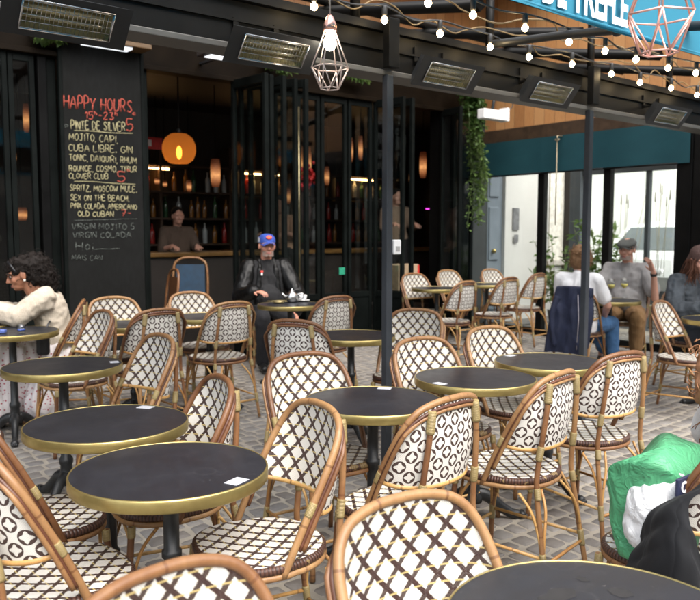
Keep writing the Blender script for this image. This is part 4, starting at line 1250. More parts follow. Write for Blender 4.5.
def m_shade():
    t = NT('peach_shade_lit'); g = t.node('ShaderNodeTexCoord').outputs['Generated']; sp = t.node('ShaderNodeSeparateXYZ'); t.l.new(g, sp.inputs[0])
    f = t.M('SUBTRACT', 1.0, t.M('MULTIPLY', t.M('ABSOLUTE', t.M('SUBTRACT', sp.outputs[2], .42)), 1.9), clamp=True)
    n1 = t.noise(30, 3, .6, t.obj()); t.set((.16, .07, .035), .5)
    t.put(t.b.inputs['Emission Color'], t.mix(f, (.9, .18, .05), (1, .45, .16)))
    t.put(t.b.inputs['Emission Strength'], t.M('MULTIPLY', t.M('ADD', .012, t.M('MULTIPLY', t.M('POWER', f, 2.0), .30)), t.M('ADD', .4, t.M('MULTIPLY', n1, 1.0)))); return t.m
LAMPP = m_shade()
k = 0
for px, py, dep, w, h, lb in ((215.5, 173, 10.2, .13, .36, 'tall peach shaded lamp inside, right of the amber globe'), (306, 162, 10.6, .15, .40, 'orange shaded lamp behind the glazed doors, over red flowers'),
                              (351, 150, 10.6, .06, .32, 'slim lit tube lamp, left one of two behind the glass'), (360.5, 148, 10.6, .06, .32, 'slim lit tube lamp, right one of two behind the glass'),
                              (423, 165, 12.2, .11, .40, 'tall amber lamp in the right doorway'), (436, 163, 12.2, .10, .30, 'rounded amber lamp at the right of the right doorway'), (14, 157, 8.6, .05, .12, 'small amber lamp behind the left window'),
                              (157, 181, 11, .07, .09, 'tiny warm lamp at the left of the row beneath the amber globe'), (165, 184, 11, .06, .08, 'tiny warm lamp beneath the middle of the amber globe'), (189, 186, 11, .07, .16, 'small warm lamp under the right side of the amber globe'),
                              (26, 118, 9.5, .07, .34, 'slim warm lamp behind the left window, upper one'), (22, 214, 9.5, .12, .16, 'square warm lamp low behind the left window'), (288, 196, 11, .07, .22, 'slim warm lamp behind the glass above the capped man'), (327, 176, 11, .07, .26, 'slim warm lamp between the red flowers and the two tube lamps'), (411, 178, 11.8, .06, .2, 'small warm lamp just right of the tall post')):
    p = at_d(px, py, dep); e = empty('shade_lamp', p, 0, lb, 'pendant lamp', 'lamps lit inside the cafe')
    mb = MB(); mb.lathe([(w * .34, -h / 2), (w * .48, -h * .3), (w * .5, h * .2), (w * .42, h / 2)], p, 16); child(mb, 'shade', LAMPP, e)
    mb = MB(); mb.tube([p + Vector((0, 0, h / 2)), (p.x, p.y, 3.36)], .006, 5); child(mb, 'cord', BLACK, e)
# bar counter, back shelves and bottles
bar = empty('bar_counter', uv2w(6, 9.6, ZF), 0, 'dark wooden bar counter with a brass edged top across the cafe', 'counter')
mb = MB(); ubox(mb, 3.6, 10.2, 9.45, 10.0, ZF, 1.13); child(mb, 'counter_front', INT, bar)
mb = MB(); ubox(mb, 3.55, 10.25, 9.38, 10.05, 1.131, 1.19, 0, .01); child(mb, 'counter_top', plain('bar_top_wood', (.16, .085, .025), .3, 0, .3, 5), bar)
bs = empty('bottle_shelf', uv2w(7, 10.95, ZF), 0, 'dark back bar shelving holding rows of bottles', 'shelf')
mb = MB()
for z in (1.25, 1.65, 2.05, 2.45): ubox(mb, 4.0, 10.4, 10.85, 11.15, z, z + .03)
for u in (4.0, 5.2, 6.4, 7.6, 8.8, 10.0): ubox(mb, u - .02, u + .02, 10.85, 11.15, ZF, 2.8)
child(mb, 'shelving', plain('shelf_dark_wood', (.05, .028, .014), .5), bs)
rng = random.Random(21)
bm_ = [plain('bottle_amber', (.22, .09, .015), .12, 0, .3, 5, .6), plain('bottle_green', (.03, .09, .035), .12, 0, .3, 5, .6), plain('bottle_clear', (.35, .38, .38), .1, 0, .2, 5, .6), plain('bottle_red', (.30, .02, .015), .15, 0, .2, 5, .6)]
BOT = []
for m in bm_:
    mb = MB(); mb.lathe([(.036, 0), (.038, .01), (.038, .19), (.03, .22), (.014, .245), (.013, .30), (.015, .302), (.015, .315)], n=12); BOT.append(mb.mesh('bottle', m))
names = ['amber', 'green', 'clear', 'red']
for z in (1.28, 1.68, 2.08):
    u = 4.3
    while u < 9.9:
        k = rng.choice((0, 0, 1, 2, 2, 3))
        if abs(((u - 4.0) % 1.2)) > .07:
            o = bpy.data.objects.new('bottle', BOT[k]); col.objects.link(o); o.location = uv2w(u, 10.93 + rng.uniform(-.02, .03), z + .002)
            o.scale = (1, 1, rng.uniform(.85, 1.1))
            tag(o, 'slim %s glass bottle standing on the dim back bar shelves' % names[k], 'bottle', '%s bottles behind the bar' % names[k])
        u += rng.uniform(.11, .24)
# glowing strips added to light up the bottles
for u, z, lb in ((5.0, 2.4, 'warm strip lamp under the left part of the bottle shelves'), (7.0, 2.4, 'warm strip lamp under the middle of the bottle shelves'), (9.2, 2.4, 'warm strip lamp under the right part of the bottle shelves')):
    mb = MB(); ubox(mb, u - .35, u + .35, 10.87, 10.90, z, z + .02); tag(mb.build('added_glow_strip', emit('shelf_glow_strip', (1, .55, .2), 9)), lb, 'strip lamp', 'strip lamps on the bottle shelves')
# red sign, flowers, neon, exit plate
p = at_d(150, 143, 10); mb = MB(); mb.bbox(p, (.34, .02, .15), .004, RUV); o = mb.build('red_sign', plain('sign_red', (.5, .03, .03), .5)); tag(o, 'small red and white sign hanging inside left of the amber globe', 'sign')
mb = MB(); mb.bbox(p + uv2w(-.02, -.013, 0), (.07, .006, .08), .002, RUV); b_ = mb.build('white_mark', WHITE); b_.parent = o
p = at_d(305, 181, 10.4); mb = MB(); rng = random.Random(4)
vase = empty('red_bouquet', p, 0, 'bunch of red flowers standing on the bar below the orange lamp', 'flowers')
for k in range(60): mb.ball(p + Vector((rng.gauss(0, .10), rng.gauss(0, .08), rng.gauss(0, .08))), rng.uniform(.02, .04), 7, 5)
child(mb, 'flower_heads', plain('flower_red', (.55, .02, .02), .5), vase)
mb = MB(); mb.lathe([(.06, -.62), (.08, -.4), (.05, -.2), (.06, -.15)], p, 14); child(mb, 'vase', plain('vase_dark', (.05, .03, .03), .3), vase)
p = at_d(432, 209, 12.6); mb = MB(); mb.tube([p - uv2w(.14, 0), p + uv2w(.14, 0)], .008, 6); tag(mb.build('neon_tube', emit('magenta_neon', (.9, .05, .75), .8)), 'short magenta neon line glowing in the right doorway', 'neon light')
u, z = on_v(342, 271, VF - .04); mb = MB(); mb.bbox(uv2w(u, VF - .04, z), (.09, .006, .09), .002, RUV); tag(mb.build('green_plate', plain('plate_green', (.02, .22, .13), .4)), 'small green square plate stuck on the glazed door', 'sign')
# interior chairs
def bentwood(px, py, dep, rz, label, blue):
    p = at_d(px, py, dep); e = empty('bentwood_chair', (p.x, p.y, ZF), rz, label, 'chair')
    wood = RATTAN
    hz = p.z - ZF + .02
    arch = spline([(-.19, -.17, 0), (-.19, -.19, .46), (-.19, -.23, hz - .14), (-.12, -.25, hz - .02), (0, -.255, hz), (.12, -.25, hz - .02), (.19, -.23, hz - .14), (.19, -.19, .46), (.19, -.17, 0)], 6)
    mb = MB(); mb.tube(arch, .014, 8); mb.build('back_frame', wood, e)
    mb = MB(); mb.lathe([(.19, .43), (.21, .44), (.21, .46), (.19, .47)], n=24); mb.build('seat', blue, e)
    mb = MB(); mb.grid(lambda s, t: ((s - .5) * .32, -.222 - .03 * t, .52 + (hz - .60) * t), 10, 6); mb.grid(lambda s, t: ((s - .5) * .32, -.212 - .03 * t, .52 + (hz - .60) * t), 10, 6, flip=True); mb.build('backrest', blue, e)
    for s in (-1, 1):
        mb = MB(); mb.tube([(s * .16, .14, .44), (s * .18, .17, 0)], .014, 8); mb.build('leg', wood, e)
BLUEF = plain('blue_seat_fabric', (.005, .028, .06), .6)
bentwood(188, 260, 8.55, math.atan2(-.1, -1) , 'bentwood chair with a blue back standing inside the cafe doorway', BLUEF)
bentwood(151, 272, 8.0, math.atan2(UY, UX) + 1.4, 'bentwood chair turned sideways at the right edge of the chalkboard', plain('brown_seat', (.10, .04, .015), .5))
# parcel standing on a stool behind the tall post
p = at_d(401, 280, 10.2)
e = empty('carton', (p.x, p.y, p.z - .22), 0, 'pale tan carton with a red edge standing behind the tall dark post', 'box')
mb = MB(); mb.bbox(p, (.36, .30, .42), .008, RUV); child(mb, 'body', plain('carton_tan', (.36, .25, .16), .8), e)
mb = MB(); mb.bbox(p + uv2w(.172, -.152, .10), (.03, .006, .2), .002, RUV); child(mb, 'red_edge', plain('tape_red', (.5, .03, .02), .5), e)
st = empty('bar_stool', (p.x, p.y, ZF), 0, 'dark stool under the tan carton', 'stool')
mb = MB(); mb.lathe([(.20, p.z - .25 - ZF), (.21, p.z - .215 - ZF)], n=20); mb.build('seat', BLACK, st)
for a in range(4):
    mb = MB(); mb.tube([(.13 * math.cos(a * PI / 2), .13 * math.sin(a * PI / 2), p.z - .25 - ZF), (.19 * math.cos(a * PI / 2), .19 * math.sin(a * PI / 2), 0)], .012, 6); mb.build('leg', BLACK, st)

# ---------------------------------------------------------------- greenery
def hang_plant(name, label, path, spread, n, size, mat, mats2=None):
    rng = random.Random(len(path) * 7 + n)
    e = empty(name, path[0], 0, label, 'plant')
    mb = MB(); ml = MB()
    pts = spline(path, 8)
    for s in range(max(3, n // 60)):
        off = Vector((rng.gauss(0, spread), rng.gauss(0, spread), 0))
        q = [p + off * (.5 + .5 * i / len(pts)) + Vector((rng.gauss(0, .008), rng.gauss(0, .008), 0)) for i, p in enumerate(pts)]
        cut = int(len(q) * rng.uniform(.55, 1.0)); q = q[:max(4, cut)]
        mb.tube(q, .0035, 5)
        for k in range(60):
            i = rng.randrange(len(q)); p = q[i]
            d = Vector((rng.gauss(0, 1), rng.gauss(0, 1), rng.gauss(-.4, .6)))
            ml.leaf(p + d * .012, d, size * rng.uniform(.3, .5), size * rng.uniform(.8, 1.5), Vector((rng.gauss(0, .4), rng.gauss(0, .4), 1)))
    child(mb, 'stem', plain('stem_green', (.08, .12, .03), .6), e); child(ml, 'leaves', mat, e)
vp = VF - .32
def wp(px, py, v): u, z = on_v(px, py, v); return uv2w(u, v, z)
hang_plant('hanging_plant', 'long trailing green plant hanging on the dark pillar at the end of the cafe front', [wp(476, 88, vp), wp(474, 120, vp), wp(476, 150, vp), wp(480, 180, vp), wp(477, 208, vp), wp(476, 232, vp)], .075, 1500, .05, LEAF)
hang_plant('hanging_plant', 'dark leafy plant draped high beside the white fixture', [wp(466, 88, vp), wp(470, 100, vp), wp(472, 125, vp), wp(474, 150, vp)], .10, 900, .06, LEAF_D)
hang_plant('fern_tuft', 'small green tuft above the beam line left of the chalkboard lamp', [wp(45, 33, VF - .2), wp(52, 34, VF - .2), wp(62, 39, VF - .2)], .05, 240, .06, LEAF)
hang_plant('fern_tuft', 'small green tuft hanging right of the second heater', [wp(270, 61, VF - .2), wp(280, 66, VF - .2), wp(291, 72, VF - .2)], .05, 300, .06, LEAF)
hang_plant('fern_tuft', 'small pale tuft just left of the tall dark post', [wp(350, 74, VF - .2), wp(358, 77, VF - .2), wp(366, 80, VF - .2)], .04, 180, .05, LEAF)

# ---------------------------------------------------------------- street beyond the end screen
nb = empty('neighbour_house', uv2w(UE + 2, VF + .2, ZF), 0, 'cream rendered house with a grey panelled door beyond the end screen', 'building')
VN = VF + .18
u0 = UE + .08
ua, ub = on_v(487, 230, VN)[0], on_v(505, 230, VN)[0]
mb = MB(); ubox(mb, u0, ua, VN, VN + .4, ZF - .1, 9); ubox(mb, ub, ub + 30, VN, VN + .4, ZF - .1, 9); ubox(mb, ua, ub, VN, VN + .4, 2.9, 9)
child(mb, 'wall', CREAM, nb)
mb = MB(); ubox(mb, ua, ub, VN + .06, VN + .12, ZF, 2.9)
for z0, z1 in ((.2, .75), (.95, 1.75), (1.9, 2.7)):
    ubox(mb, ua + .10, ub - .10, VN + .035, VN + .062, ZF + z0, ZF + z1, 0, .012)
dr = child(mb, 'door', DOORGREY, nb)
kx = on_v(493, 251, VN + .02); mb = MB(); mb.ball(uv2w(kx[0], VN + .0, kx[1]), .035, 12, 8); mb.tube([uv2w(kx[0], VN + .0, kx[1]), uv2w(kx[0], VN + .06, kx[1])], .012, 8); child(mb, 'knob', BRASS, dr)
uu, zz = on_v(516, 219, VN - .02); mb = MB(); ubox(mb, uu - .07, uu + .07, VN - .03, VN - .001, zz - .17, zz + .17, 0, .006); ubox(mb, uu - .05, uu + .05, VN - .034, VN - .029, zz - .36, zz - .24, 0, .003); child(mb, 'intercom', plain('intercom_grey', (.28, .28, .29), .4, .6), nb)
# window recess with shutters-like reveal on the cream wall
ua2, ub2 = on_v(549, 200, VN)[0], on_v(563, 200, VN)[0]
mb = MB(); ubox(mb, ua2, ub2, VN - .02, VN - .001, 1.0, 2.6, 0, .004); child(mb, 'window', plain('pale_shutter', (.66, .63, .56), .6), nb)
mb = MB(); ubox(mb, ua2 - .08, ub2 + .08, VN - .06, VN - .021, .92, .999, 0, .006); child(mb, 'sill', plain('sill_stone', (.4, .38, .34), .7), nb)
# neighbouring glazed terrace: grey pillar, frame, panes
ng = empty('glazed_enclosure', uv2w(UE + 2.6, 6.0, ZF - .05), 0, 'grey framed glass enclosure of the next terrace, behind the man in the flat cap', 'glass enclosure')
UG = UE + 1.7
def vg(px, py=230): return on_u(px, py, UG)[0]
GP = plain('enclosure_grey', (.075, .088, .10), .45, .1, .15, 4)
mb = MB(); ubox(mb, UG - .08, UG + .08, vg(582.5), vg(572), ZF - .08, 2.6, 0, .008); child(mb, 'pillar', GP, ng)
mb = MB(); ubox(mb, UG - .05, UG + .05, 3.0, vg(583), 2.32, 2.46, 0, .006); child(mb, 'top_rail', GP, ng)
for a, b in ((645.5, 649.5), (677, 684)):
    mb = MB(); ubox(mb, UG - .04, UG + .04, vg(b), vg(a), ZF - .08, 2.319, 0, .005); child(mb, 'post', GP, ng)
for a, b in ((583, 645), (650, 676.5)):
    mb = MB(); ubox(mb, UG - .004, UG + .004, vg(b), vg(a), ZF + .0, 2.318); child(mb, 'pane', GLASS, ng)
# potted bamboo between the two screens and tall reeds behind the glass
def leafy(name, label, base, h, n, rad, mat, size, cat='plant'):
    rng = random.Random(int(base.x * 100) + n)
    e = empty(name, base, 0, label, cat); ms = MB(); ml = MB()
    for k in range(n):
        a = rng.uniform(0, 2 * PI); rr = rad * rng.uniform(.1, .5)
        p0 = base + Vector((math.cos(a) * rr * .5, math.sin(a) * rr * .5, .28)); hh = h * rng.uniform(.5, 1)
        p1 = base + Vector((math.cos(a) * rad * rng.uniform(.3, 1), math.sin(a) * rad * rng.uniform(.3, 1), hh))
        pts = spline([p0, p0.lerp(p1, .5) + Vector((rng.gauss(0, .03), rng.gauss(0, .03), .05)), p1], 5); ms.tube(pts, .005, 5)
        for q in range(26):
            p = pts[rng.randrange(3, len(pts))]; d = Vector((rng.gauss(0, 1), rng.gauss(0, 1), rng.gauss(.1, .6)))
            ml.leaf(p, d, size * .22, size * rng.uniform(.7, 1.3), Vector((rng.gauss(0, .4), rng.gauss(0, .4), 1)))
    child(ms, 'stem', plain('cane_stem', (.14, .15, .05), .6), e); child(ml, 'leaves', mat, e)
    mb = MB(); mb.lathe([(.12, 0), (.17, .3), (.18, .31), (.16, .31), (.15, .27)], base, 18); child(mb, 'pot', plain('pot_grey', (.12, .12, .12), .7), e)
for px, py, U_, hh, n_, lb in ((560, 290, UE + .6, 1.35, 14, 'loose leafy pot plant behind the glass, left of the thin post'), (597, 290, UE + .7, 1.55, 16, 'leafy pot plant behind the glass between the two posts, beside the woman in white')):
    v, z = on_u(px, py, U_); b = uv2w(U_, v, gz(v) - .02); leafy('potted_plant', lb, b, hh, n_, .42, LEAF, .13)
re = random.Random(2)
for px, lb in ((624, 'clump of dark tall reeds behind the flat cap man'), (658, 'clump of tall reeds at the right of the grey mullion'),):
    v = on_u(px, 230, UG + .5)[0]; b = uv2w(UG + .5, v, gz(v) - .02); e = empty('reed_clump', b, 0, lb, 'plant', 'reeds in the next terrace')
    mb = MB()
    for k in range(5):
        p1 = b + Vector((re.gauss(0, .13), re.gauss(0, .13), re.uniform(1.75, 2.25)))
        mb.tube([b + Vector((re.gauss(0, .04), re.gauss(0, .04), .2)), p1], .004, 4); mb.cone2(p1 - Vector((0, 0, .13)), .010, p1, .006, 6)
    child(mb, 'reeds', plain('reed_brown', (.28, .25, .18), .7), e)
    mb = MB(); mb.lathe([(.13, 0), (.16, .35), (.14, .35), (.13, .31)], b, 14); child(mb, 'pot', plain('pot_pale', (.4, .4, .38), .7), e)
# pale house across the street
mb = MB(); ubox(mb, UE + 13, UE + 14, -8, 14, -.2, 14.0)
far = empty('far_house', uv2w(UE + 13, 3, -.1), 0, 'pale sunlit house across the street seen through the glass', 'building')
child(mb, 'wall', plain('pale_render', (.72, .70, .65), .85, 0, .1, 1), far)
for k in range(5):
    for z in (1.0, 4.2, 7.4):
        mb = MB(); v = -5 + k * 2.6; ubox(mb, UE + 12.94, UE + 12.999, v, v + 1.1, z, z + 1.9); child(mb, 'window', plain('window_dark', (.12, .13, .14), .2), far)
# parked car
def car(u, v, label):
    B = uv2w(u, v, gz(v) - .03); e = empty('parked_car', B, 0, label, 'car')
    P = lambda w, y, z: B + uv2w(y, w, z)
    prof = [(-2.1, .35), (-2.15, .75), (-1.95, 1.0), (-1.3, 1.08), (-.75, 1.52), (.2, 1.62), (1.3, 1.58), (1.95, 1.1), (2.12, .95), (2.12, .35)]
    mb = MB(); N = len(prof)
    for sg in (-1, 1):
        for y, z in prof: mb.v.append(P(sg * (.85 - (.16 if z > 1.1 else 0)), y, z))
    for k in range(N):
        l = (k + 1) % N; mb.face((k, l, N + l, N + k), ((0, 0), (1, 0), (1, 1), (0, 1)), 0, False)
    mb.face(tuple(range(N - 1, -1, -1)), tuple((0, 0) for _ in range(N)), 0, False); mb.face(tuple(range(N, 2 * N)), tuple((0, 0) for _ in range(N)), 0, False)
    child(mb, 'body', plain('car_white', (.70, .71, .72), .25, 0, .03, 3, .6), e)
    DG = plain('car_glass', (.10, .12, .13), .08, 0, .1, 3, .8); uvq = ((0, 0), (1, 0), (1, 1), (0, 1))
    for sg in (-1, 1):
        mb = MB(); quad(mb, P(sg * .865, -1.0, 1.12), P(sg * .865, 1.5, 1.12), P(sg * .715, 1.2, 1.50), P(sg * .715, -.6, 1.48), uvq); child(mb, 'side_window', DG, e)
    mb = MB(); quad(mb, P(-.66, -1.25, 1.13), P(.66, -1.25, 1.13), P(.60, -.80, 1.50), P(-.60, -.80, 1.50), uvq); child(mb, 'windscreen', DG, e)
    T = plain('tyre', (.02, .02, .02), .8)
    for y in (-1.3, 1.35):
        for sg in (-1, 1):
            mb = MB(); mb.lathe([(.2, -.1), (.31, -.1), (.33, -.06), (.33, .06), (.31, .1), (.2, .1)], P(sg * .80, y, .33), 24, M=RUV @ Matrix.Rotation(PI / 2, 3, 'X')); child(mb, 'wheel', T, e)
    HL = plain('headlamp_glass', (.7, .7, .72), .1, 0, .1)
    for sg in (-.6, .6):
        mb = MB(); mb.ball(P(sg, -2.08, .8), (.06, .14, .09), 10, 7, M=RUV); child(mb, 'headlight', HL, e)
    mb = MB(); ubox(mb, u - 2.17, u - 2.11, v - .85, v + .85, B.z + .36, B.z + .55, 0, .01); child(mb, 'bumper', plain('bumper_grey', (.10, .10, .11), .6), e)
car(12.9, 6.6, 'white car parked in the street behind the glass screens')
# houses on the other side of the street
oh = empty('opposite_house', uv2w(4, -11, -.1), 0, 'stone house row on the other side of the street', 'building')
mb = MB(); ubox(mb, -14, 22, -12, -11, -.2, 7.0); child(mb, 'wall', plain('street_stone', (.30, .27, .23), .85, 0, .2, .6), oh)
WD = plain('window_night', (.05, .055, .06), .2)
for k in range(9):
    for z in (.6, 3.6):
        mb = MB(); ubox(mb, -12 + k * 3.6, -10.6 + k * 3.6, -10.999, -10.95, z, z + 2.0); child(mb, 'window', WD, oh)

# ---------------------------------------------------------------- small things on the tables
def tumbler(p, label, h=.085, r=.034, mat=CLEAR, name='tumbler', fill=None, group=None):
    e = empty(name, p, 0, label, 'glass', group)
    mb = MB(); mb.lathe([(r * .8, .0), (r * .84, .004), (r, h), (r * .93, h), (r * .78, .012), (.001, .01)], p, 20, capt=False); child(mb, 'glass', mat, e)
    if fill:
        mb = MB(); mb.lathe([(r * .76, .013), (r * .84, h * .45), (.001, h * .45)], p, 18, capt=False); child(mb, 'drink', fill, e)
def wineglass(p, label):
    e = empty('wine_glass', p, 0, label, 'glass', 'wine glasses on the couple\'s table')
    mb = MB(); mb.lathe([(.036, 0), (.035, .004), (.006, .010), (.0045, .085), (.02, .10), (.037, .13), (.040, .16), (.034, .205), (.0325, .205), (.038, .16), (.034, .131), (.012, .105), (.001, .104)], p, 22, capt=False); child(mb, 'glass', CLEAR, e)
    t = plain('white_wine', (.78, .66, .18), .1, 0, .05); mb = MB(); mb.lathe([(.001, .1045), (.012, .106), (.033, .131), (.0365, .15), (.001, .15)], p, 20, capt=False, capb=False); child(mb, 'wine', t, e)
tp = .738
q = at(21.5, 333, tp); tumbler(q, 'little glass with a blue band on the table at the left edge', .06, .03, CLEAR, 'tumbler', plain('blue_drink', (.05, .10, .4), .2))
q = at(2, 333, tp); mb = MB(); mb.bbox(q + Vector((0, 0, .012)), (.05, .04, .022), .004); tag(mb.build('blue_packet', plain('packet_blue', (.10, .15, .42), .5)), 'small blue packet at the left edge of the same table', 'packet')
q = at(611, 299, tp); wineglass(q, 'white wine glass, left one of the two before the flat cap man')
q = at(624, 298, tp); wineglass(q, 'white wine glass, right one of the two before the flat cap man')
q = at(598, 300, tp); tumbler(q, 'clear water tumbler, nearest to the thin post on the couple\'s table', .10)
q = at(604, 296, tp); tumbler(q, 'clear tumbler between the water glass and the wine glasses', .09)
q = at(292, 302, tp)
e = empty('metal_teapot', q, 0, 'shiny metal teapot on the table of the man with the blue cap', 'teapot')
mb = MB(); mb.lathe([(.045, 0), (.055, .02), (.058, .05), (.045, .085), (.03, .095)], q, 20); child(mb, 'body', CHROME, e)
mb = MB(); mb.lathe([(.032, .0955), (.02, .108), (.006, .112), (.009, .122), (.004, .128)], q, 16); child(mb, 'lid', CHROME, e)
mb = MB(); mb.tube(spline([q + Vector((.055, 0, .075)), q + Vector((.10, 0, .08)), q + Vector((.105, 0, .04)), q + Vector((.057, 0, .025))], 6), .006, 6); child(mb, 'handle', CHROME, e)
mb = MB(); mb.tube([q + Vector((-.05, 0, .04)), q + Vector((-.085, 0, .075)), q + Vector((-.10, 0, .085))], [.014, .009, .007], 8); child(mb, 'spout', CHROME, e)
q = at(303, 301, tp); e = empty('cup_and_saucer', q, 0, 'white cup on a saucer right of the metal teapot', 'cup')
mb = MB(); mb.lathe([(.03, 0), (.065, .008), (.068, .012), (.03, .006)], q, 20); child(mb, 'saucer', WHITE, e)
mb = MB(); mb.lathe([(.02, .008), (.034, .03), (.037, .06), (.034, .06), (.02, .014)], q, 18); child(mb, 'cup', WHITE, e)
q = at(279, 303, tp); mb = MB(); mb.lathe([(.05, 0), (.055, .02), (.05, .02), (.045, .006)], q, 20); mb.tube([q + Vector((-.11, .0, .02)), q + Vector((.06, -.01, .024))], .004, 6); tag(mb.build('ashtray', plain('ashtray_brass', (.3, .24, .12), .35, .7)), 'flat ashtray left of the teapot on the capped man\'s table', 'ashtray')
# ---------------------------------------------------------------- people
def m_skin(name, c):
    t = NT(name); o = t.obj(); n1 = t.noise(30, 3, .6, o); n2 = t.noise(5, 2, .5, o)
    a = t.mix(n1, tuple(x * .85 for x in c), tuple(min(1, x * 1.1) for x in c))
    a = t.mix(t.M('MULTIPLY', n2, .3), a, (min(1, c[0] * 1.15), c[1] * .7, c[2] * .65))
    t.set(a, .48, 0, .45); t.put(t.b.inputs['Subsurface Weight'], .08); t.b.inputs['Subsurface Radius'].default_value = (.02, .008, .004)
    t.bump(n1, .1, .001); return t.m
def m_hair(name, lo, hi):
    t = NT(name); o = t.obj(); n1 = t.noise(90, 3, .6, t.scale(o, (1, 1, .25)))
    t.set(t.mix(n1, lo, hi), .7, 0, .15); t.bump(n1, .5, .003); return t.m
EYEW = plain('eye_white', (.65, .62, .58), .2, 0, .03); EYED = plain('eye_iris', (.02, .012, .008), .15, 0, .1)
def rotz(v, a): return Matrix.Rotation(a, 3, 'Z') @ Vector(v)
def seated(scale=1.0, lean=0.0, twist=0.0, back=0.0):
    J = dict(hl=(-.09, 0, .52), hr=(.09, 0, .52), kl=(-.12, .42, .50), kr=(.12, .42, .50), al=(-.12, .40, .09), ar=(.12, .40, .09),
             tl=(-.13, .56, .035), tr=(.13, .56, .035), pelvis=(0, -.02, .53), waist=(0, -.04, .68), chest=(0, -.05, .88), neck=(0, -.045, 1.02),
             head=(0, .0, 1.175), sl=(-.175, -.05, .965), sr=(.175, -.05, .965), el=(-.24, .05, .72), er=(.24, .05, .72), wl=(-.17, .28, .77), wr=(.17, .28, .77))
    M = Matrix.Rotation(twist, 3, 'Z') @ Matrix.Rotation(-lean, 3, 'X')
    piv = Vector((0, 0, .53))
    for k in J: J[k] = Vector(J[k])
    for k in ('waist', 'chest', 'neck', 'head', 'sl', 'sr', 'el', 'er', 'wl', 'wr'): J[k] = M @ (J[k] - piv) + piv
    for k in J: J[k] = J[k] * scale
    return J
def torso(mb, J, g=0.0, w=1.0, belly=0.0, top=True):
    lat = (J['sr'] - J['sl']).normalized()
    for s in (-1, 1):
        p, q, r = J['pelvis'] + Vector((s * .075 * w, 0, 0)), J['waist'] + lat * s * .06 * w, J['chest'] + lat * s * .072 * w
        mb.cone2(p, .105 * w + g, q, .092 * w + g + belly * .5, 12); mb.cone2(q, .092 * w + g + belly * .5, r, .10 * w + g, 12)
        if top: mb.cone2(r, .095 * w + g, J['sl' if s < 0 else 'sr'] - lat * s * .03, .055 * w + g, 12)
    if belly: mb.ball(J['waist'] + Vector((0, .06, -.02)), (.14 * w + g, .10 + belly + g, .13 + g))
    if top:
        mb.cone2(J['sl'], .052 * w + g, J['sr'], .052 * w + g, 12)
        mb.cone2(J['chest'], .09 * w + g, J['neck'] - Vector((0, 0, .03)), .062 * w + g, 12)
def hand(mb, w, d, nrm, curl=.4, thumb=1, sz=1.0, spread=.10):
    d = Vector(d).normalized(); nrm = Vector(nrm); nrm = (nrm - d * nrm.dot(d)).normalized(); s = d.cross(nrm) * thumb
    for k in (-1.1, -.4, .4, 1.1): mb.cone2(w + s * .016 * k * sz, .014 * sz, w + d * .085 * sz + s * .023 * k * sz, .0125 * sz, 8)
    for k, L in enumerate((.072, .082, .077, .058)):
        o = (1.5 - k); base = w + d * .085 * sz + s * .0205 * o * sz; dd = (d + s * o * spread).normalized(); r = .0088 * sz; p = base
        for j, f in enumerate((.45, .32, .25)):
            a = curl * (.5 + j * .55); e = dd * math.cos(a) + nrm * math.sin(a); q = p + e * L * f * sz; mb.cone2(p, r, q, r * .9, 8); p = q; r *= .9
    b = w + d * .025 * sz + s * .026 * sz; e = (d * .75 + s * .75 + nrm * .35).normalized()
    mb.cone2(b, .0135 * sz, b + e * .04 * sz, .011 * sz, 8); mb.cone2(b + e * .04 * sz, .011 * sz, b + e * .04 * sz + (e + d * .5).normalized() * .03 * sz, .0085 * sz, 8)
def head_shape(mb, M, big=1.0, fem=False):
    def P(*p): return M @ (Vector(p) * big)
    R3 = M.to_3x3()
    def B(c, r, n=14, m=10): mb.ball(P(*c), tuple(x * big for x in r), n, m, M=R3)
    B((0, -.012, .025), (.074, .094, .092)); B((0, .022, -.015), (.066, .070, .085))
    B((0, .034, -.070), (.046 if fem else .053, .052, .045)); B((0, .063, -.088), (.024, .022, .02))
    for s in (-1, 1):
        B((s * .036, .058, -.025), (.026, .026, .03)); mb.cone2(P(s * .008, .088, .026), .011 * big, P(s * .05, .068, .024), .011 * big, 8)
        B((s * .077, -.005, -.01), (.010, .022, .032), 10, 8)
    mb.cone2(P(0, .085, .012), .009 * big, P(0, .107, -.028), .0125 * big, 8)
    for s in (-1, 1): B((s * .011, .092, -.033), (.010, .011, .008), 8, 6)
    mb.cone2(P(-.017, .080, -.060), .0085 * big, P(.017, .080, -.060), .0085 * big, 8); mb.cone2(P(-.014, .079, -.072), .009 * big, P(.014, .079, -.072), .009 * big, 8)
    mb.cone2(P(0, -.025, -.06), .055 * big, P(0, -.035, -.15), .053 * big, 12)
def face_bits(e, M, big, browm, lipm, fem=False, parent=None):
    def P(*p): return M @ (Vector(p) * big)
    R3 = M.to_3x3()
    for s in (-1, 1):
        mb = MB(); mb.ball(P(s * .031, .0785, .006), tuple(x * big for x in (.0145, .009, .0075)), 12, 8, M=R3, mi=0); mb.ball(P(s * .031, .0855, .006), tuple(x * big for x in (.0065, .0035, .0068)), 10, 6, M=R3, mi=1)
        mb.build('eye', [EYEW, EYED], e)
        mb = MB(); mb.tube([P(s * .012, .094, .027), P(s * .03, .0925, .034), P(s * .05, .078, .028)], [.003 * big, .004 * big, .002 * big], 6); mb.build('eyebrow', browm, e)
    mb = MB(); mb.tube([P(-.022, .082, -.066), P(-.008, .0905, -.062), P(0, .0895, -.064), P(.008, .0905, -.062), P(.022, .082, -.066)], [.002 * big, .005 * big, .005 * big, .005 * big, .002 * big], 8)
    mb.tube([P(-.02, .082, -.068), P(0, .0905, -.073), P(.02, .082, -.068)], [.002 * big, .006 * big, .002 * big], 8); mb.build('lips', lipm, e)
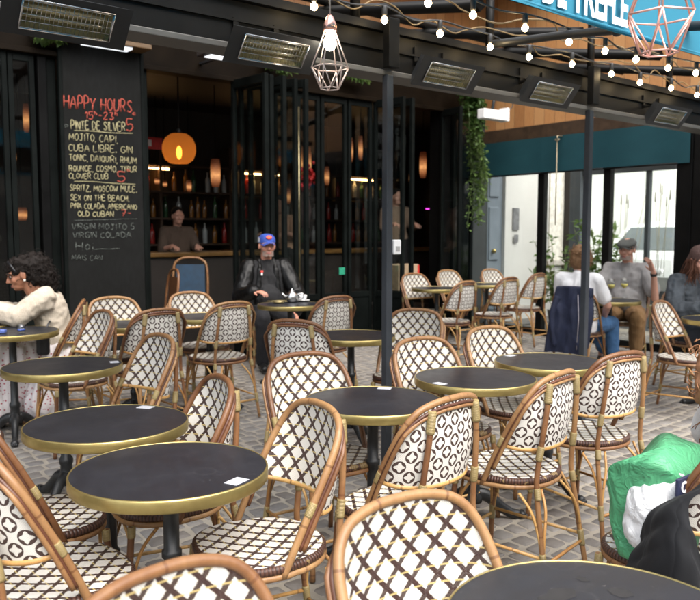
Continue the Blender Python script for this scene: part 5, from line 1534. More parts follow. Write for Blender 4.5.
def headM(J, yaw=0, pitch=0, roll=0):
    return Matrix.Translation(J['head']) @ (Matrix.Rotation(yaw, 4, 'Z') @ Matrix.Rotation(-pitch, 4, 'X') @ Matrix.Rotation(roll, 4, 'Y'))
def limbs(mb, J, arms=True, legs=True):
    if arms:
        for a in 'lr':
            mb.cone2(J['s' + a], .050, J['e' + a], .040, 12); mb.cone2(J['e' + a], .040, J['w' + a], .027, 12)
    if legs:
        for a in 'lr':
            mb.cone2(J['h' + a], .088, J['k' + a], .058, 12); mb.cone2(J['k' + a], .056, J['a' + a], .037, 12)
            mb.cone2(J['a' + a] - Vector((0, 0, .04)), .036, J['t' + a], .026, 10)
def body(e, J, M, big, skin, hands, fem=False, w=1.0, voxel=.0058, **kw):
    mb = MB(); torso(mb, J, 0, w, **kw); limbs(mb, J); head_shape(mb, M, big, fem)
    mb.cone2(J['neck'] - Vector((0, 0, .02)), .056, J['neck'].lerp(J['head'], .55), .052, 12)
    for h in hands: hand(mb, *h)
    return link_mesh('body', fuse(mb, voxel, 3), skin, e)
def garment(e, name, mb, mat, voxel=.008, fold=(.007, 11, (1, 1, .6)), smooth=6):
    return link_mesh(name, fuse(mb, voxel, smooth, fold), mat, e)
def sleeves(mb, J, g, frac=1.0, rs=(.056, .048, .040)):
    for a in 'lr':
        s, el, w = J['s' + a], J['e' + a], J['w' + a]
        if frac <= .5: mb.cone2(s, rs[0] + g, s.lerp(el, frac * 2), rs[1] + g + .008, 12)
        else:
            mb.cone2(s, rs[0] + g, el, rs[1] + g, 12); mb.cone2(el, rs[1] + g, el.lerp(w, frac * 2 - 1), rs[2] + g, 12)
def trousers(mb, J, g, frac=1.0, w=1.0):
    for s in (-1, 1): mb.cone2(J['pelvis'] + Vector((s * .07, 0, -.01)), .108 * w + g, J['pelvis'] + Vector((s * .06, -.01, .08)), .10 * w + g, 12)
    for a in 'lr':
        mb.cone2(J['h' + a], .092 + g, J['k' + a], .064 + g, 12); mb.cone2(J['k' + a], .064 + g, J['k' + a].lerp(J['a' + a], frac), .050 + g, 12)
def shoes(e, J, mat, name='shoe'):
    for a in 'lr':
        mb = MB(); A, T = J['a' + a], J['t' + a]; d = (T - A); d.z = 0; d.normalize()
        mb.cone2(A - Vector((0, 0, .045)) - d * .03, .046, T + Vector((0, 0, .008)), .036, 12); mb.cone2(A - Vector((0, 0, .01)), .048, A - Vector((0, 0, .05)), .048, 12)
        link_mesh(name, fuse(mb, .007, 4), mat, e)
def hairmass(e, M, big, ells, mat, lump=.02, n=260, seed=1, curls=0, curl_r=.03, voxel=.007, name='hair'):
    rng = random.Random(seed); mb = MB(); R3 = M.to_3x3()
    for c, r in ells:
        mb.ball(M @ (Vector(c) * big), tuple(x * big for x in r), 14, 10, M=R3)
    tot = sum(r[0] * r[1] + r[1] * r[2] for c, r in ells)
    for c, r in ells:
        for k in range(int(n * (r[0] * r[1] + r[1] * r[2]) / tot)):
            v = Vector((rng.gauss(0, 1), rng.gauss(0, 1), rng.gauss(0, 1))).normalized()
            mb.ball(M @ (Vector((c[0] + v.x * r[0] * .95, c[1] + v.y * r[1] * .95, c[2] + v.z * r[2] * .95)) * big), lump * rng.uniform(.5, 1.1), 7, 5)
    h = link_mesh(name, fuse(mb, voxel, 2), mat, e)
    if curls:
        mb = MB()
        for k in range(curls):
            c, r = ells[rng.randrange(len(ells))]
            v = Vector((rng.gauss(0, 1), rng.gauss(0, 1), rng.gauss(0, 1))).normalized()
            p = M @ (Vector((c[0] + v.x * r[0], c[1] + v.y * r[1], c[2] + v.z * r[2])) * big)
            ax = (R3 @ v + Vector((rng.gauss(0, .5), rng.gauss(0, .5), rng.gauss(-.2, .5)))).normalized()
            s = ax.orthogonal().normalized(); t = ax.cross(s); ph = rng.uniform(0, 6.3); pts = []
            for q in range(9):
                a = ph + q * .9; pts.append(p + ax * (q * .005 - .008) + (s * math.cos(a) + t * math.sin(a)) * curl_r * .4)
            mb.tube(pts, .0022, 4)
        mb.build('curls', mat, h)
    return h
def strands(e, M, big, roots, length, mat, n, seed, wave=.01, r=.004, name='strands', drop=(0, 0, -1)):
    rng = random.Random(seed); mb = MB(); D = Vector(drop).normalized()
    for k in range(n):
        a, b = rng.choice(roots); f = rng.random()
        p = M @ (Vector(a).lerp(Vector(b), f) * big) + Vector((rng.gauss(0, .008), rng.gauss(0, .008), rng.gauss(0, .008)))
        L = length * rng.uniform(.65, 1.05); ph = rng.uniform(0, 6.3); pts = []; o = Vector((rng.gauss(0, .04), rng.gauss(0, .04), 0)); fr = rng.uniform(6, 12)
        for q in range(22):
            t = q / 21; pts.append(p + D * L * t + o * t + Vector((math.sin(ph + t * fr), math.cos(ph + t * fr), 0)) * wave * t)
        mb.tube(pts, [r * (1 - .6 * q / 21) for q in range(22)], 5)
    return mb.build(name, mat, e)
def place(label, head_w, J, fx, fy):
    """stands the person so that the head is over the given point"""
    rz = math.atan2(-fx, fy); h = rotz(J['head'], rz)
    x, y = head_w.x - h.x, head_w.y - h.y; v = w2uv((x, y))[1]
    return empty('person', (x, y, gz(v)), rz, label, 'person'), rz
def seat_for(e, rz, key, label, back=.06):
    """a terrace chair under a seated person"""
    x, y = e.location.x, e.location.y; f = Vector((-math.sin(rz), math.cos(rz)))
    c = copy_tree(chair0); cx, cy = x + f.x * back, y + f.y * back
    c.location = (cx, cy, gz(w2uv((cx, cy))[1])); c.rotation_euler = (0, 0, rz)
    tag(c, label, 'chair', 'woven rattan bistro chairs on the terrace'); CHAIRS[key] = c; return c
V3 = Vector
S_LIGHT = m_skin('skin_fair', (.52, .30, .22)); S_RUDDY = m_skin('skin_ruddy', (.46, .23, .16)); S_BROWN = m_skin('skin_brown', (.30, .145, .085))
BROWND = plain('brow_dark', (.025, .015, .01), .6); BROWG = plain('brow_grey', (.20, .16, .13), .6)
LIP = plain('lip_rose', (.36, .12, .10), .4); LIPD = plain('lip_dark', (.28, .10, .08), .4)

# P1 woman in cream at the left
J = seated(.97, .30)
J.update(el=V3((-.20, .26, .80)), er=V3((.22, .24, .78)), wl=V3((-.06, .47, .85)), wr=V3((.06, .46, .84)))
J['head'] += V3((0, .05, -.02))
J.update(kl=V3((-.14, .40, .50)), kr=V3((.16, .40, .50)), al=V3((-.13, .36, .09)), ar=V3((.18, .34, .09)), tl=V3((-.14, .5, .035)), tr=V3((.19, .48, .035)))
e, rz = place('woman with big curly dark hair, cream off shoulder knit and white spotted skirt', at_d(21, 275, 5.65), J, -.93, -.37)
M = headM(J, .12, .30)
body(e, J, M, .98, S_BROWN, [(J['wl'], (.5, .6, .1), (.6, -.3, .1), .7, 1, .95), (J['wr'], (-.5, .6, .1), (-.6, -.3, .1), .7, -1, .95)], True, .92)
face_bits(e, M, .98, BROWND, LIPD)
KNIT = cloth('cream_knit', (.46, .40, .32), .15, .9, 160)
mb = MB(); torso(mb, J, .028, .95, top=False); sleeves(mb, J, .020, .96, (.058, .054, .046))
for s in 'lr': mb.cone2(J['chest'] + V3((0, 0, -.02)), .115, J['s' + s] - V3((0, 0, .045)), .068, 12)
garment(e, 'cardigan', mb, KNIT, .008, (.010, 13, (1, 1, 1)))
def m_spot():
    t = NT('spotted_skirt_cloth'); o = t.obj()
    v = t.node('ShaderNodeTexVoronoi'); v.inputs['Scale'].default_value = 38; t.l.new(o, v.inputs['Vector'])
    d = t.M('LESS_THAN', v.outputs['Distance'], .26); n1 = t.noise(12, 3, .6, o)
    t.set(t.mix(d, t.mix(n1, (.66, .60, .60), (.80, .76, .75)), (.42, .13, .15)), .85, 0, .2); return t.m
mb = MB()
for s in (-1, 1):
    a = 'l' if s < 0 else 'r'
    mb.cone2(J['h' + a], .125, J['k' + a] + V3((s * .02, 0, 0)), .095, 14); mb.cone2(J['k' + a] + V3((s * .02, 0, 0)), .095, V3((s * .20, .40, .17)), .13, 14)
    mb.cone2(V3((s * .13, .02, .47)), .10, V3((s * .20, .12, .16)), .12, 12)
mb.cone2(V3((0, .40, .46)), .10, V3((0, .42, .16)), .14, 12); mb.cone2(V3((.20, .25, .40)), .08, V3((.27, .25, .16)), .11, 12); mb.cone2(V3((0, .2, .45)), .12, V3((0, .2, .2)), .2, 12)
garment(e, 'skirt', mb, m_spot(), .010, (.020, 8, (1.6, 1.6, .25)))
shoes(e, J, plain('shoe_cream', (.5, .46, .4), .6))
HB = m_hair('hair_black', (.004, .0035, .003), (.018, .013, .011))
hairmass(e, M, .98, [((0, -.02, .045), (.080, .095, .085)), ((.02, -.115, .015), (.115, .105, .115)), ((.02, -.135, -.065), (.115, .10, .11)), ((.0, -.10, -.03), (.10, .09, .11)), ((.02, -.15, -.12), (.085, .075, .10))], HB, .022, 420, 3, 420, .045)
mb = MB(); pts = [M @ (V3((.083 * math.cos(a), .035 + .02 * math.sin(a), .03 + .085 * math.sin(a))) * .98) for a in [PI * i / 14 for i in range(15)]]; mb.tube(pts, .007, 8); mb.build('headband', plain('headband_slate', (.012, .013, .016), .5), e)
PEARL = plain('pearl', (.7, .66, .6), .2)
for sg in (-1, 1): mb = MB(); mb.ball(M @ V3((sg * .083, -.002, -.042)), .009, 8, 6); mb.build('earring', PEARL, e)
c24 = CHAIRS['C24']; f = V3((-math.sin(rz), math.cos(rz), 0)); c24.location = (e.location.x + f.x * .04, e.location.y + f.y * .04, e.location.z); c24.rotation_euler = (0, 0, rz - .1)
q = e.location + rotz((-.22, .10, .55), rz)
bag = empty('shoulder_bag', q, rz, 'small black shoulder bag beside the woman in cream', 'bag')
mb = MB(); mb.bbox((0, 0, .05), (.20, .09, .15), .025); mb.build('body', plain('bag_black', (.015, .015, .018), .4), bag)
mb = MB(); mb.tube(spline([(-.09, 0, .11), (-.05, -.04, .2), (.05, -.05, .2), (.09, 0, .11)], 6), .007, 6); mb.build('strap', plain('strap_black', (.02, .02, .022), .4), bag)

# P2 man with the blue cap
J = seated(1.06, .02)
J.update(el=V3((-.30, .10, .74)), er=V3((.30, .09, .72)), wl=V3((-.23, .31, .58)), wr=V3((.20, .34, .795)))
e, rz = place('man in a black leather jacket and blue cap seated by the dark cafe doors', at_d(267, 246, 8.05), J, .28, -.96)
M = headM(J, .05, .05)
body(e, J, M, 1.06, S_RUDDY, [(J['wl'], (.1, .8, -.5), (.5, .1, -.6), .5, 1, 1.05), (J['wr'], (-.7, .6, -.05), (-.1, 0, -1), .55, -1, 1.05)], False, 1.05, belly=.03)
face_bits(e, M, 1.06, BROWG, LIP)
POLO = cloth('black_polo', (.012, .012, .013), .3, .8)
mb = MB(); torso(mb, J, .014, 1.05, belly=.035); garment(e, 'polo_shirt', mb, POLO)
LEATHER = plain('black_leather', (.004, .004, .004), .42, 0, .2, 5, .22, .0)
mb = MB(); sleeves(mb, J, .024, .98, (.066, .060, .050))
for s, a in ((-1, 'l'), (1, 'r')):
    lat = V3((s, 0, 0))
    mb.cone2(J['pelvis'] + lat * .13 + V3((0, -.03, .03)), .085, J['chest'] + lat * .115 + V3((0, -.035, 0)), .095, 12); mb.cone2(J['chest'] + lat * .10 + V3((0, -.03, 0)), .09, J['s' + a], .075, 12)
    mb.cone2(J['pelvis'] + lat * .115 + V3((0, .10, .03)), .04, J['chest'] + lat * .085 + V3((0, .085, .06)), .030, 10); mb.cone2(J['chest'] + lat * .085 + V3((0, .085, .06)), .026, J['neck'] + lat * .07 + V3((0, .0, .01)), .028, 10)
mb.cone2(J['pelvis'] + V3((0, -.09, .03)), .10, J['chest'] + V3((0, -.075, .03)), .11, 12); mb.cone2(J['neck'] + V3((-.07, -.03, .0)), .032, J['neck'] + V3((.07, -.03, .0)), .032, 10)
garment(e, 'leather_jacket', mb, LEATHER, .008, (.006, 14, (1, 1, .7)), 8)
mb = MB(); trousers(mb, J, .012); garment(e, 'trousers', mb, cloth('black_trousers', (.012, .012, .014), .3))
shoes(e, J, plain('shoe_black', (.012, .012, .012), .4))
def capmesh(M, big, z0=.032, rx=.085, ry=.104, h=.085):
    mb = MB(); R3 = M.to_3x3()
    mb.lathe([(1.0, 0), (1.0, .25), (.93, .55), (.72, .82), (.40, .96), (.0015, 1.0)], n=28, capb=False)
    for i, p in enumerate(mb.v): mb.v[i] = M @ (V3((p.x * rx, p.y * ry - .012, z0 + p.z * h)) * big)
    return mb
mb = capmesh(M, 1.06); cap = mb.build('cap', plain('cap_blue', (.018, .05, .26), .7, 0, .1), e)
mb = MB()
for fl in (False, True): mb.grid(lambda s, t: M @ (V3(((s - .5) * .15 * (1 - .25 * t), .075 + .085 * t - .05 * (2 * s - 1) ** 2 * (1 - .2 * t), .042 - .012 * t - .028 * (2 * s - 1) ** 2 + (.002 if fl else 0))) * 1.06), 12, 6, flip=fl)
mb.build('brim', plain('cap_brim_blue', (.03, .06, .28), .7, 0, .1), cap)
mb = MB(); mb.lathe([(.026, 0), (.024, .004), (.012, .006)], n=18)
R_ = M.to_3x3() @ Matrix.Rotation(-1.15, 3, 'X')
for i, p in enumerate(mb.v): mb.v[i] = M @ (V3((0, .087, .085)) * 1.06) + R_ @ V3((p.x * 1.25, p.y * .8, p.z))
mb.build('emblem', plain('emblem_orange_red', (.62, .07, .025), .6), cap)
mb = MB()
mb.grid(lambda s, t: M @ (V3((.0865 * math.cos(-.9 - s * 1.3), -.012 + .1055 * math.sin(-.9 - s * 1.3) * 1.0, .036 + t * .05)) * 1.06), 8, 4)
mb.grid(lambda s, t: M @ (V3((.0865 * math.cos(.45 - s * 1.3), -.012 + .1055 * math.sin(.45 - s * 1.3), .036 + t * .045)) * 1.06), 8, 4)
mb.build('mesh_panel', plain('cap_white_mesh', (.55, .56, .6), .8), cap)
mb = MB(); R3 = M.to_3x3()
for k in range(240):
    a = random.uniform(-1.25, 1.25); z = random.uniform(-.10, -.052); p = M @ (V3((.055 * math.sin(a), .032 + .053 * math.cos(a), z)) * 1.06); mb.ball(p, .004, 5, 4)
mb.build('beard', plain('stubble_grey', (.26, .20, .17), .8), e)
mb = MB(); p = J['chest'] + V3((.07, .135, .045)); mb.bbox(p, (.028, .012, .022), .003, mi=0); mb.bbox(p - V3((0, 0, .026)), (.016, .012, .026), .003, mi=1); mb.build('shirt_badge', [plain('badge_red', (.6, .05, .04), .5), WHITE], e)
seat_for(e, rz, 'CP2', 'ring pattern chair under the man with the blue cap', .05)

# P3 woman in white seen from behind
J = seated(1.0, .06)
J.update(el=V3((-.20, .02, .72)), er=V3((.25, .08, .72)), wl=V3((-.12, .24, .62)), wr=V3((.16, .25, .60)))
J.update(kl=V3((-.06, .44, .52)), kr=V3((.16, .45, .51)), al=V3((.06, .62, .16)), ar=V3((.20, .44, .09)), tl=V3((.09, .78, .14)), tr=V3((.22, .60, .035)))
e, rz = place('woman in a white T-shirt and blue jeans, half hidden by the thin grey post', at_d(582, 258, 7.5), J, .62, .78)
M = headM(J, -.25, .05)
body(e, J, M, .98, S_LIGHT, [(J['wl'], (.4, .8, -.3), (0, .2, -1), .4, -1), (J['wr'], (-.4, .8, -.3), (0, .2, -1), .4, 1)], True, .95)
face_bits(e, M, .98, BROWND, LIP)
mb = MB(); torso(mb, J, .018, .97); sleeves(mb, J, .012, .34); garment(e, 'tshirt', mb, cloth('white_tshirt', (.80, .79, .80), .04))
JEANS = cloth('light_jeans', (.065, .15, .30), .3, .85)
mb = MB(); trousers(mb, J, .008, .82, .97); garment(e, 'jeans', mb, JEANS, .008, (.006, 14, (1, 1, 1)))
shoes(e, J, plain('sneaker_white', (.75, .74, .72), .5), 'sneaker')
HBR = m_hair('hair_brown', (.08, .042, .022), (.27, .155, .08))
hairmass(e, M, .98, [((0, -.02, .04), (.088, .103, .092)), ((0, -.045, -.03), (.088, .085, .09)), ((-.06, .0, -.01), (.04, .06, .08)), ((.06, .0, -.01), (.04, .06, .08))], HBR, .016, 420, 9, 240, .03)
c33 = seat_for(e, rz, 'C33', 'ring pattern chair under the woman in white, with a navy jacket over its back', .06)
# navy jacket over her chair back
def drape(name, label, cat, rz, loc, fn, mat, nu=44, nv=40, th=.010, fold=(.016, 9), seed=0):
    """a hanging cloth with real thickness; fn(s, t) gives its middle surface in chair space"""
    e = empty(name, loc, rz, label, cat); mb = MB()
    def f(off):
        def g(s, t):
            p = V3(fn(s, t)); q = V3((p.x * fold[1], p.y * fold[1] * .5 + seed, p.z * fold[1] * .35))
            k = (1 - 2 * abs(noise.noise(q))) * fold[0] + noise.noise(q * 2.7) * fold[0] * .45
            return p + V3((k * .25, -k - off, 0))
        return g
    a, b = f(th), f(-th)
    mb.grid(a, nu, nv, flip=False); mb.grid(b, nu, nv, flip=True)
    for s in (0, 1):
        n = len(mb.v)
        for j in range(nv + 1): mb.v += [a(s, j / nv), b(s, j / nv)]
        for j in range(nv): mb.face((n + 2 * j, n + 2 * j + 1, n + 2 * j + 3, n + 2 * j + 2), ((0, 0),) * 4)
    for t in (0, 1):
        n = len(mb.v)
        for j in range(nu + 1): mb.v += [a(j / nu, t), b(j / nu, t)]
        for j in range(nu): mb.face((n + 2 * j, n + 2 * j + 1, n + 2 * j + 3, n + 2 * j + 2), ((0, 0),) * 4)
    mb.build('cloth', mat, e); return e
NAVY = cloth('navy_jacket_cloth', (.016, .020, .042), .35, .7)
def nj(s, t):
    x = (s - .5) * (.34 + .08 * t) + .03
    if t < .18: return (x, -.215 + (-.03 * t / .18), .72 + .20 * t / .18 - .25 * abs(x) ** 1.8)
    k = (t - .18) / .82
    return (x - .05 * k, -.262 - .06 * math.sin(k * PI * .6), .92 - .25 * abs(x) ** 1.8 - k * .64)
jk = drape('hung_jacket', 'navy jacket hanging over the chair back of the woman in white', 'jacket', rz, c33.location, nj, NAVY, fold=(.026, 8), seed=1)
for s in (-1, 1):
    mb = MB(); pts = spline([(.03 + s * .15, -.27, .80), (.03 + s * .18, -.32, .66), (.03 + s * .17, -.34, .50), (.03 + s * .15, -.33, .34)], 6); mb.tube(pts, [.06 - .02 * i / (len(pts) - 1) for i in range(len(pts))], 12, flat=.6); mb.build('sleeve', NAVY, jk)
mb = MB(); mb.tube([(.10, -.345, .84), (.12, -.365, .6), (.10, -.35, .32)], .004, 5); mb.build('piping', plain('pale_piping', (.35, .32, .34), .6), jk)

# P4 man with the flat cap
J = seated(1.05, .05)
J.update(el=V3((-.31, .10, .72)), er=V3((.28, .14, .74)), wl=V3((-.31, .24, 1.0)), wr=V3((.20, .36, .80)))
J.update(kl=V3((-.19, .42, .53)), kr=V3((.16, .43, .53)), al=V3((-.17, .34, .09)), ar=V3((.17, .34, .09)), tl=V3((-.2, .5, .035)), tr=V3((.2, .5, .035)))
e, rz = place('man in a grey T-shirt and flat cap talking with his raised hand open', at_d(627, 251, 8.35), J, -.50, -.87)
M = headM(J, -.12, .04)
body(e, J, M, 1.04, S_LIGHT, [(J['wl'], (.35, .1, .95), (.65, .5, -.25), .28, -1, 1.1, .2), (J['wr'], (-.5, .8, -.1), (0, 0, -1), .4, -1, 1.05)], False, 1.05, belly=.02)
face_bits(e, M, 1.04, BROWG, LIP)
mb = MB(); torso(mb, J, .018, 1.06, belly=.03); sleeves(mb, J, .018, .36, (.060, .054, .046)); garment(e, 'tshirt', mb, cloth('grey_tshirt', (.235, .225, .22), .12), .008, (.011, 9, (1, 1, 1)))
mb = MB(); trousers(mb, J, .016, .72); garment(e, 'trousers', mb, cloth('tan_trousers', (.22, .125, .055), .2), .008, (.010, 11, (1, 1, .7)))
shoes(e, J, plain('shoe_dark', (.03, .028, .03), .6))
mb = MB(); mb.lathe([(.8, -.02), (.95, .12), (1.0, .30), (.95, .55), (.75, .85), (.4, 1.0), (.0015, 1.02)], n=28, capb=False)
for i, p in enumerate(mb.v): mb.v[i] = M @ (V3((p.x * .097, p.y * .122 + .012, .040 + p.z * .068 - p.y * .020)) * 1.04)
FC = cloth('flat_cap_tweed', (.075, .078, .072), .35, .9, 300); cap = mb.build('flat_cap', FC, e)
mb = MB()
for fl in (False, True): mb.grid(lambda s, t: M @ (V3(((s - .5) * .15 * (1 - .3 * t), .085 + .062 * t - .05 * (2 * s - 1) ** 2, .036 - .014 * t - .022 * (2 * s - 1) ** 2 + (.006 if fl else 0))) * 1.04), 12, 6, flip=fl)
mb.build('peak', FC, cap)
mb = MB()
for k in range(260):
    a = random.uniform(-1.3, 1.3); z = random.uniform(-.105, -.058); p = M @ (V3((.056 * math.sin(a), .032 + .054 * math.cos(a), z)) * 1.04); mb.ball(p, .004, 5, 4)
mb.build('beard', plain('stubble_white', (.27, .22, .19), .8), e)
hairmass(e, M, 1.04, [((-.07, -.03, .02), (.014, .05, .04)), ((.07, -.03, .02), (.014, .05, .04)), ((0, -.09, .0), (.06, .02, .04))], m_hair('hair_grey', (.16, .14, .13), (.34, .31, .30)), .008, 80, 5)
d = (J['wl'] - J['el']).normalized(); mb = MB(); p = J['wl'] - d * .02; mb.tube([p - d * .013, p + d * .013], .035, 14); mb.build('wristwatch', plain('watch_black', (.012, .012, .014), .3), e)
seat_for(e, rz, 'C34', 'lattice chair under the man in the flat cap', .05)

# P5 woman in the denim jacket at the right edge
J = seated(1.02, .14)
J.update(el=V3((-.27, .06, .74)), er=V3((.28, .10, .74)), wl=V3((-.14, .34, .78)), wr=V3((.12, .34, .78)))
e, rz = place('woman with long auburn hair in a grey denim jacket, cut by the right edge', at_d(700, 259, 6.9), J, .32, -.95)
M = headM(J, -.2, .42)
body(e, J, M, .98, S_LIGHT, [(J['wl'], (.6, .7, -.1), (0, 0, -1), .5, 1), (J['wr'], (-.6, .7, -.1), (0, 0, -1), .5, -1)], True, .95)
face_bits(e, M, .98, BROWND, LIP)
DENIM = cloth('grey_denim', (.045, .052, .060), .35, .8)
mb = MB(); torso(mb, J, .026, .97); sleeves(mb, J, .020, .96, (.060, .054, .046)); garment(e, 'denim_jacket', mb, DENIM, .008, (.012, 13, (1, 1, 1)))
mb = MB(); trousers(mb, J, .01); garment(e, 'trousers', mb, cloth('slate_trousers', (.035, .04, .05), .3)); shoes(e, J, plain('shoe_grey', (.05, .05, .05), .6))
AUB = m_hair('hair_auburn', (.035, .016, .011), (.14, .06, .036)); MAU = m_hair('hair_mauve_crown', (.055, .034, .030), (.14, .085, .075))
hairmass(e, M, .98, [((0, -.018, .04), (.088, .104, .090)), ((0, -.06, -.03), (.082, .07, .08))], MAU, .010, 160, 12)
strands(e, M, .98, [((-.085, .05, .02), (-.08, -.06, -.04)), ((.085, .05, .02), (.08, -.06, -.04)), ((-.08, -.06, -.02), (.08, -.06, -.02)), ((-.08, .06, .04), (-.085, .0, .0))], .24, AUB, 420, 4, .012)
seat_for(e, rz, 'C36', 'lattice chair under the denim jacket woman, its arch just showing behind the lone chair', .05)

# P6 person mostly outside the frame, bottom right
J = seated(1.0, .08)
J.update(el=V3((-.12, .16, .74)), wl=V3((.04, .34, .66)), er=V3((.2, .16, .74)))
e, rz = place('person with long curly auburn hair and a white top, nearly all outside the right edge', at_d(765, 335, 2.75), J, -.2, .98)
M = headM(J, 0, .05)
body(e, J, M, .98, S_LIGHT, [(J['wl'], (.6, .7, -.1), (0, 0, -1), .5, 1), (J['wr'], (-.6, .7, -.1), (0, 0, -1), .5, -1)], True, .95)
face_bits(e, M, .98, BROWND, LIP)
mb = MB(); torso(mb, J, .016, .96); sleeves(mb, J, .014, .5); garment(e, 'top', mb, cloth('white_top', (.70, .70, .70), .06))
mb = MB(); trousers(mb, J, .01); garment(e, 'trousers', mb, cloth('dark_jeans', (.03, .04, .06), .3)); shoes(e, J, plain('shoe_white', (.6, .6, .6), .6))
AU2 = m_hair('hair_auburn_curls', (.16, .065, .03), (.42, .22, .12))
hairmass(e, M, .98, [((0, -.02, .04), (.092, .108, .094)), ((0, -.06, -.06), (.11, .08, .11)), ((-.22, -.15, -.19), (.17, .09, .20)), ((.08, -.10, -.22), (.10, .07, .14))], AU2, .020, 420, 15, 420, .045)
strands(e, M, .98, [((-.09, .02, .0), (-.11, -.06, -.06)), ((.09, .02, .0), (.10, -.06, -.06)), ((-.10, -.10, -.04), (.10, -.10, -.04)), ((-.25, -.08, -.16), (-.16, -.12, -.10)), ((-.28, -.1, -.2), (-.1, -.16, -.2))], .30, AU2, 460, 6, .022, .0035)
seat_for(e, rz, 'CP6', 'lattice chair under the person with auburn curls at the right edge', .05)

# people inside the cafe
def standing(scale=1.0):
    J = seated(scale)
    up = V3((0, 0, .42 * scale))
    for k in ('pelvis', 'waist', 'chest', 'neck', 'head', 'sl', 'sr', 'el', 'er', 'wl', 'wr', 'hl', 'hr'): J[k] = J[k] + up
    for a, s in (('l', -1), ('r', 1)):
        J['k' + a] = V3((s * .10, .02, .50)) * scale; J['a' + a] = V3((s * .11, -.02, .09)) * scale; J['t' + a] = V3((s * .13, .14, .035)) * scale
    return J
for (px, py, dep, fx, fy, lb, shirt, nm) in ((397, 197, 11.6, .4, -.9, 'bartender in a cream shirt standing inside the right doorway', (.20, .14, .10), 'cream'), (178, 222, 10.6, .5, -.85, 'dim figure in a pale shirt at the bar inside the open doorway', (.085, .06, .045), 'pale'),
                                         (281, 205, 11.4, -.3, -.95, 'dim figure in a peach shirt behind the glazed doors above the capped man', (.42, .24, .16), 'peach')):
    J = standing(1.0); hw = at_d(px, py, dep)
    rz = math.atan2(-fx, fy); h = rotz(J['head'], rz)
    z0 = max(ZF, hw.z - J['head'].z)
    if z0 > ZF + .03:
        mb = MB(); mb.bbox((hw.x - h.x, hw.y - h.y, (ZF + z0) / 2), (.8, .8, z0 - ZF), .01, RUV); tag(mb.build('platform', INT), 'low platform under the %s' % lb.split(' standing')[0].split(' at ')[0].split(' behind')[0], 'platform')
    e = empty('person', (hw.x - h.x, hw.y - h.y, z0), rz, lb, 'person'); M = headM(J, 0, .1)
    body(e, J, M, 1.0, S_LIGHT, [(J['wl'], (.2, .9, -.2), (0, 0, -1), .5, 1), (J['wr'], (-.2, .9, -.2), (0, 0, -1), .5, -1)], False, 1.0, .008)
    mb = MB(); torso(mb, J, .016, 1.0); sleeves(mb, J, .014, .6); garment(e, 'shirt', mb, cloth('%s_shirt' % nm, shirt, .1), .01)
    mb = MB(); trousers(mb, J, .01); garment(e, 'trousers', mb, cloth('bar_trousers', (.015, .015, .016), .2), .01)
    hairmass(e, M, 1.0, [((0, -.03, .045), (.084, .10, .085))], HB, .010, 90, 3)

# ---------------------------------------------------------------- chair with the black jacket and the green bag
c37 = chair('C37', 0, 0, pV, 0, 'ring pattern chair at the bottom right corner carrying a black jacket and a green bag', at_world=(1.05, 2.43))
rz37 = c37.rotation_euler.z
CHAR = cloth('charcoal_jacket_cloth', (.007, .0075, .009), .4, .85, 500)
def arch_z(x): return .888 - 2.9 * abs(x) ** 2.0 if abs(x) < .2 else .772 - (abs(x) - .2) * 3
JROW = [[(664, 540, 2.40), (676, 528, 2.34), (694, 515, 2.27), (716, 505, 2.22)],
        [(654, 518, 2.37), (670, 508, 2.31), (690, 498, 2.24), (716, 486, 2.18)],
        [(647, 514, 2.31), (666, 503, 2.24), (688, 493, 2.17), (716, 478, 2.11)],
        [(642, 518, 2.25), (658, 506, 2.16), (674, 498, 2.10), (689, 494, 2.08)],
        [(636, 536, 2.22), (652, 530, 2.10), (670, 526, 2.04), (685, 520, 2.04)],
        [(629, 556, 2.20), (650, 556, 2.07), (672, 556, 2.00), (694, 546, 2.02)],
        [(622, 575, 2.20), (650, 580, 2.05), (678, 584, 1.99), (716, 580, 2.03)],
        [(620, 594, 2.20), (650, 602, 2.05), (682, 610, 2.00), (720, 612, 2.03)]]
JW = [[at_d(*p) for p in r] for r in JROW]
c37M = (Matrix.Translation(c37.location) @ Matrix.Rotation(rz37, 4, 'Z')).inverted()
JW = [spline(r, 10) for r in [[c37M @ p for p in r] for r in JW]]
JC = [spline([r[i] for r in JW], 8) for i in range(len(JW[0]))]
def bj(s, t):
    i = s * (len(JC) - 1); a = min(len(JC) - 2, int(i)); j = t * (len(JC[0]) - 1); b = min(len(JC[0]) - 2, int(j))
    p = JC[a][b].lerp(JC[a][b + 1], j - b).lerp(JC[a + 1][b].lerp(JC[a + 1][b + 1], j - b), i - a)
    q = V3((p.x * 13 + p.z * 5, p.z * 3.5, 2)); return p + V3((0, 1, 0)) * (abs(noise.noise(q)) * .028 - .008)
jk = drape('hung_jacket', 'charcoal black jacket thrown over the corner of the chair at the bottom right', 'jacket', rz37, c37.location, bj, CHAR, 54, 70, .007, (.014, 12), 4)
def m_bag():
    t = NT('green_bag_fabric'); o = t.obj(); n1 = t.noise(9, 4, .6, o); n2 = t.noise(300, 2, .5, o)
    t.set(t.mix(n1, (.045, .23, .10), (.09, .35, .175)), .5, 0, .4); rd = t.M('ABSOLUTE', t.M('SUBTRACT', t.noise(11, 3, .5, o, dist=1.5), .5)); t.bump(t.M('ADD', t.M('MULTIPLY', rd, -3.0), t.M('MULTIPLY', n2, .06)), .8, .012)
    return t.m
GREEN = m_bag()
loc = c37.location
bg = empty('green_shopping_bag', (loc.x, loc.y, loc.z + .467), rz37, 'bright green shopping bag with white plastic bulging out, standing on the chair seat', 'bag')
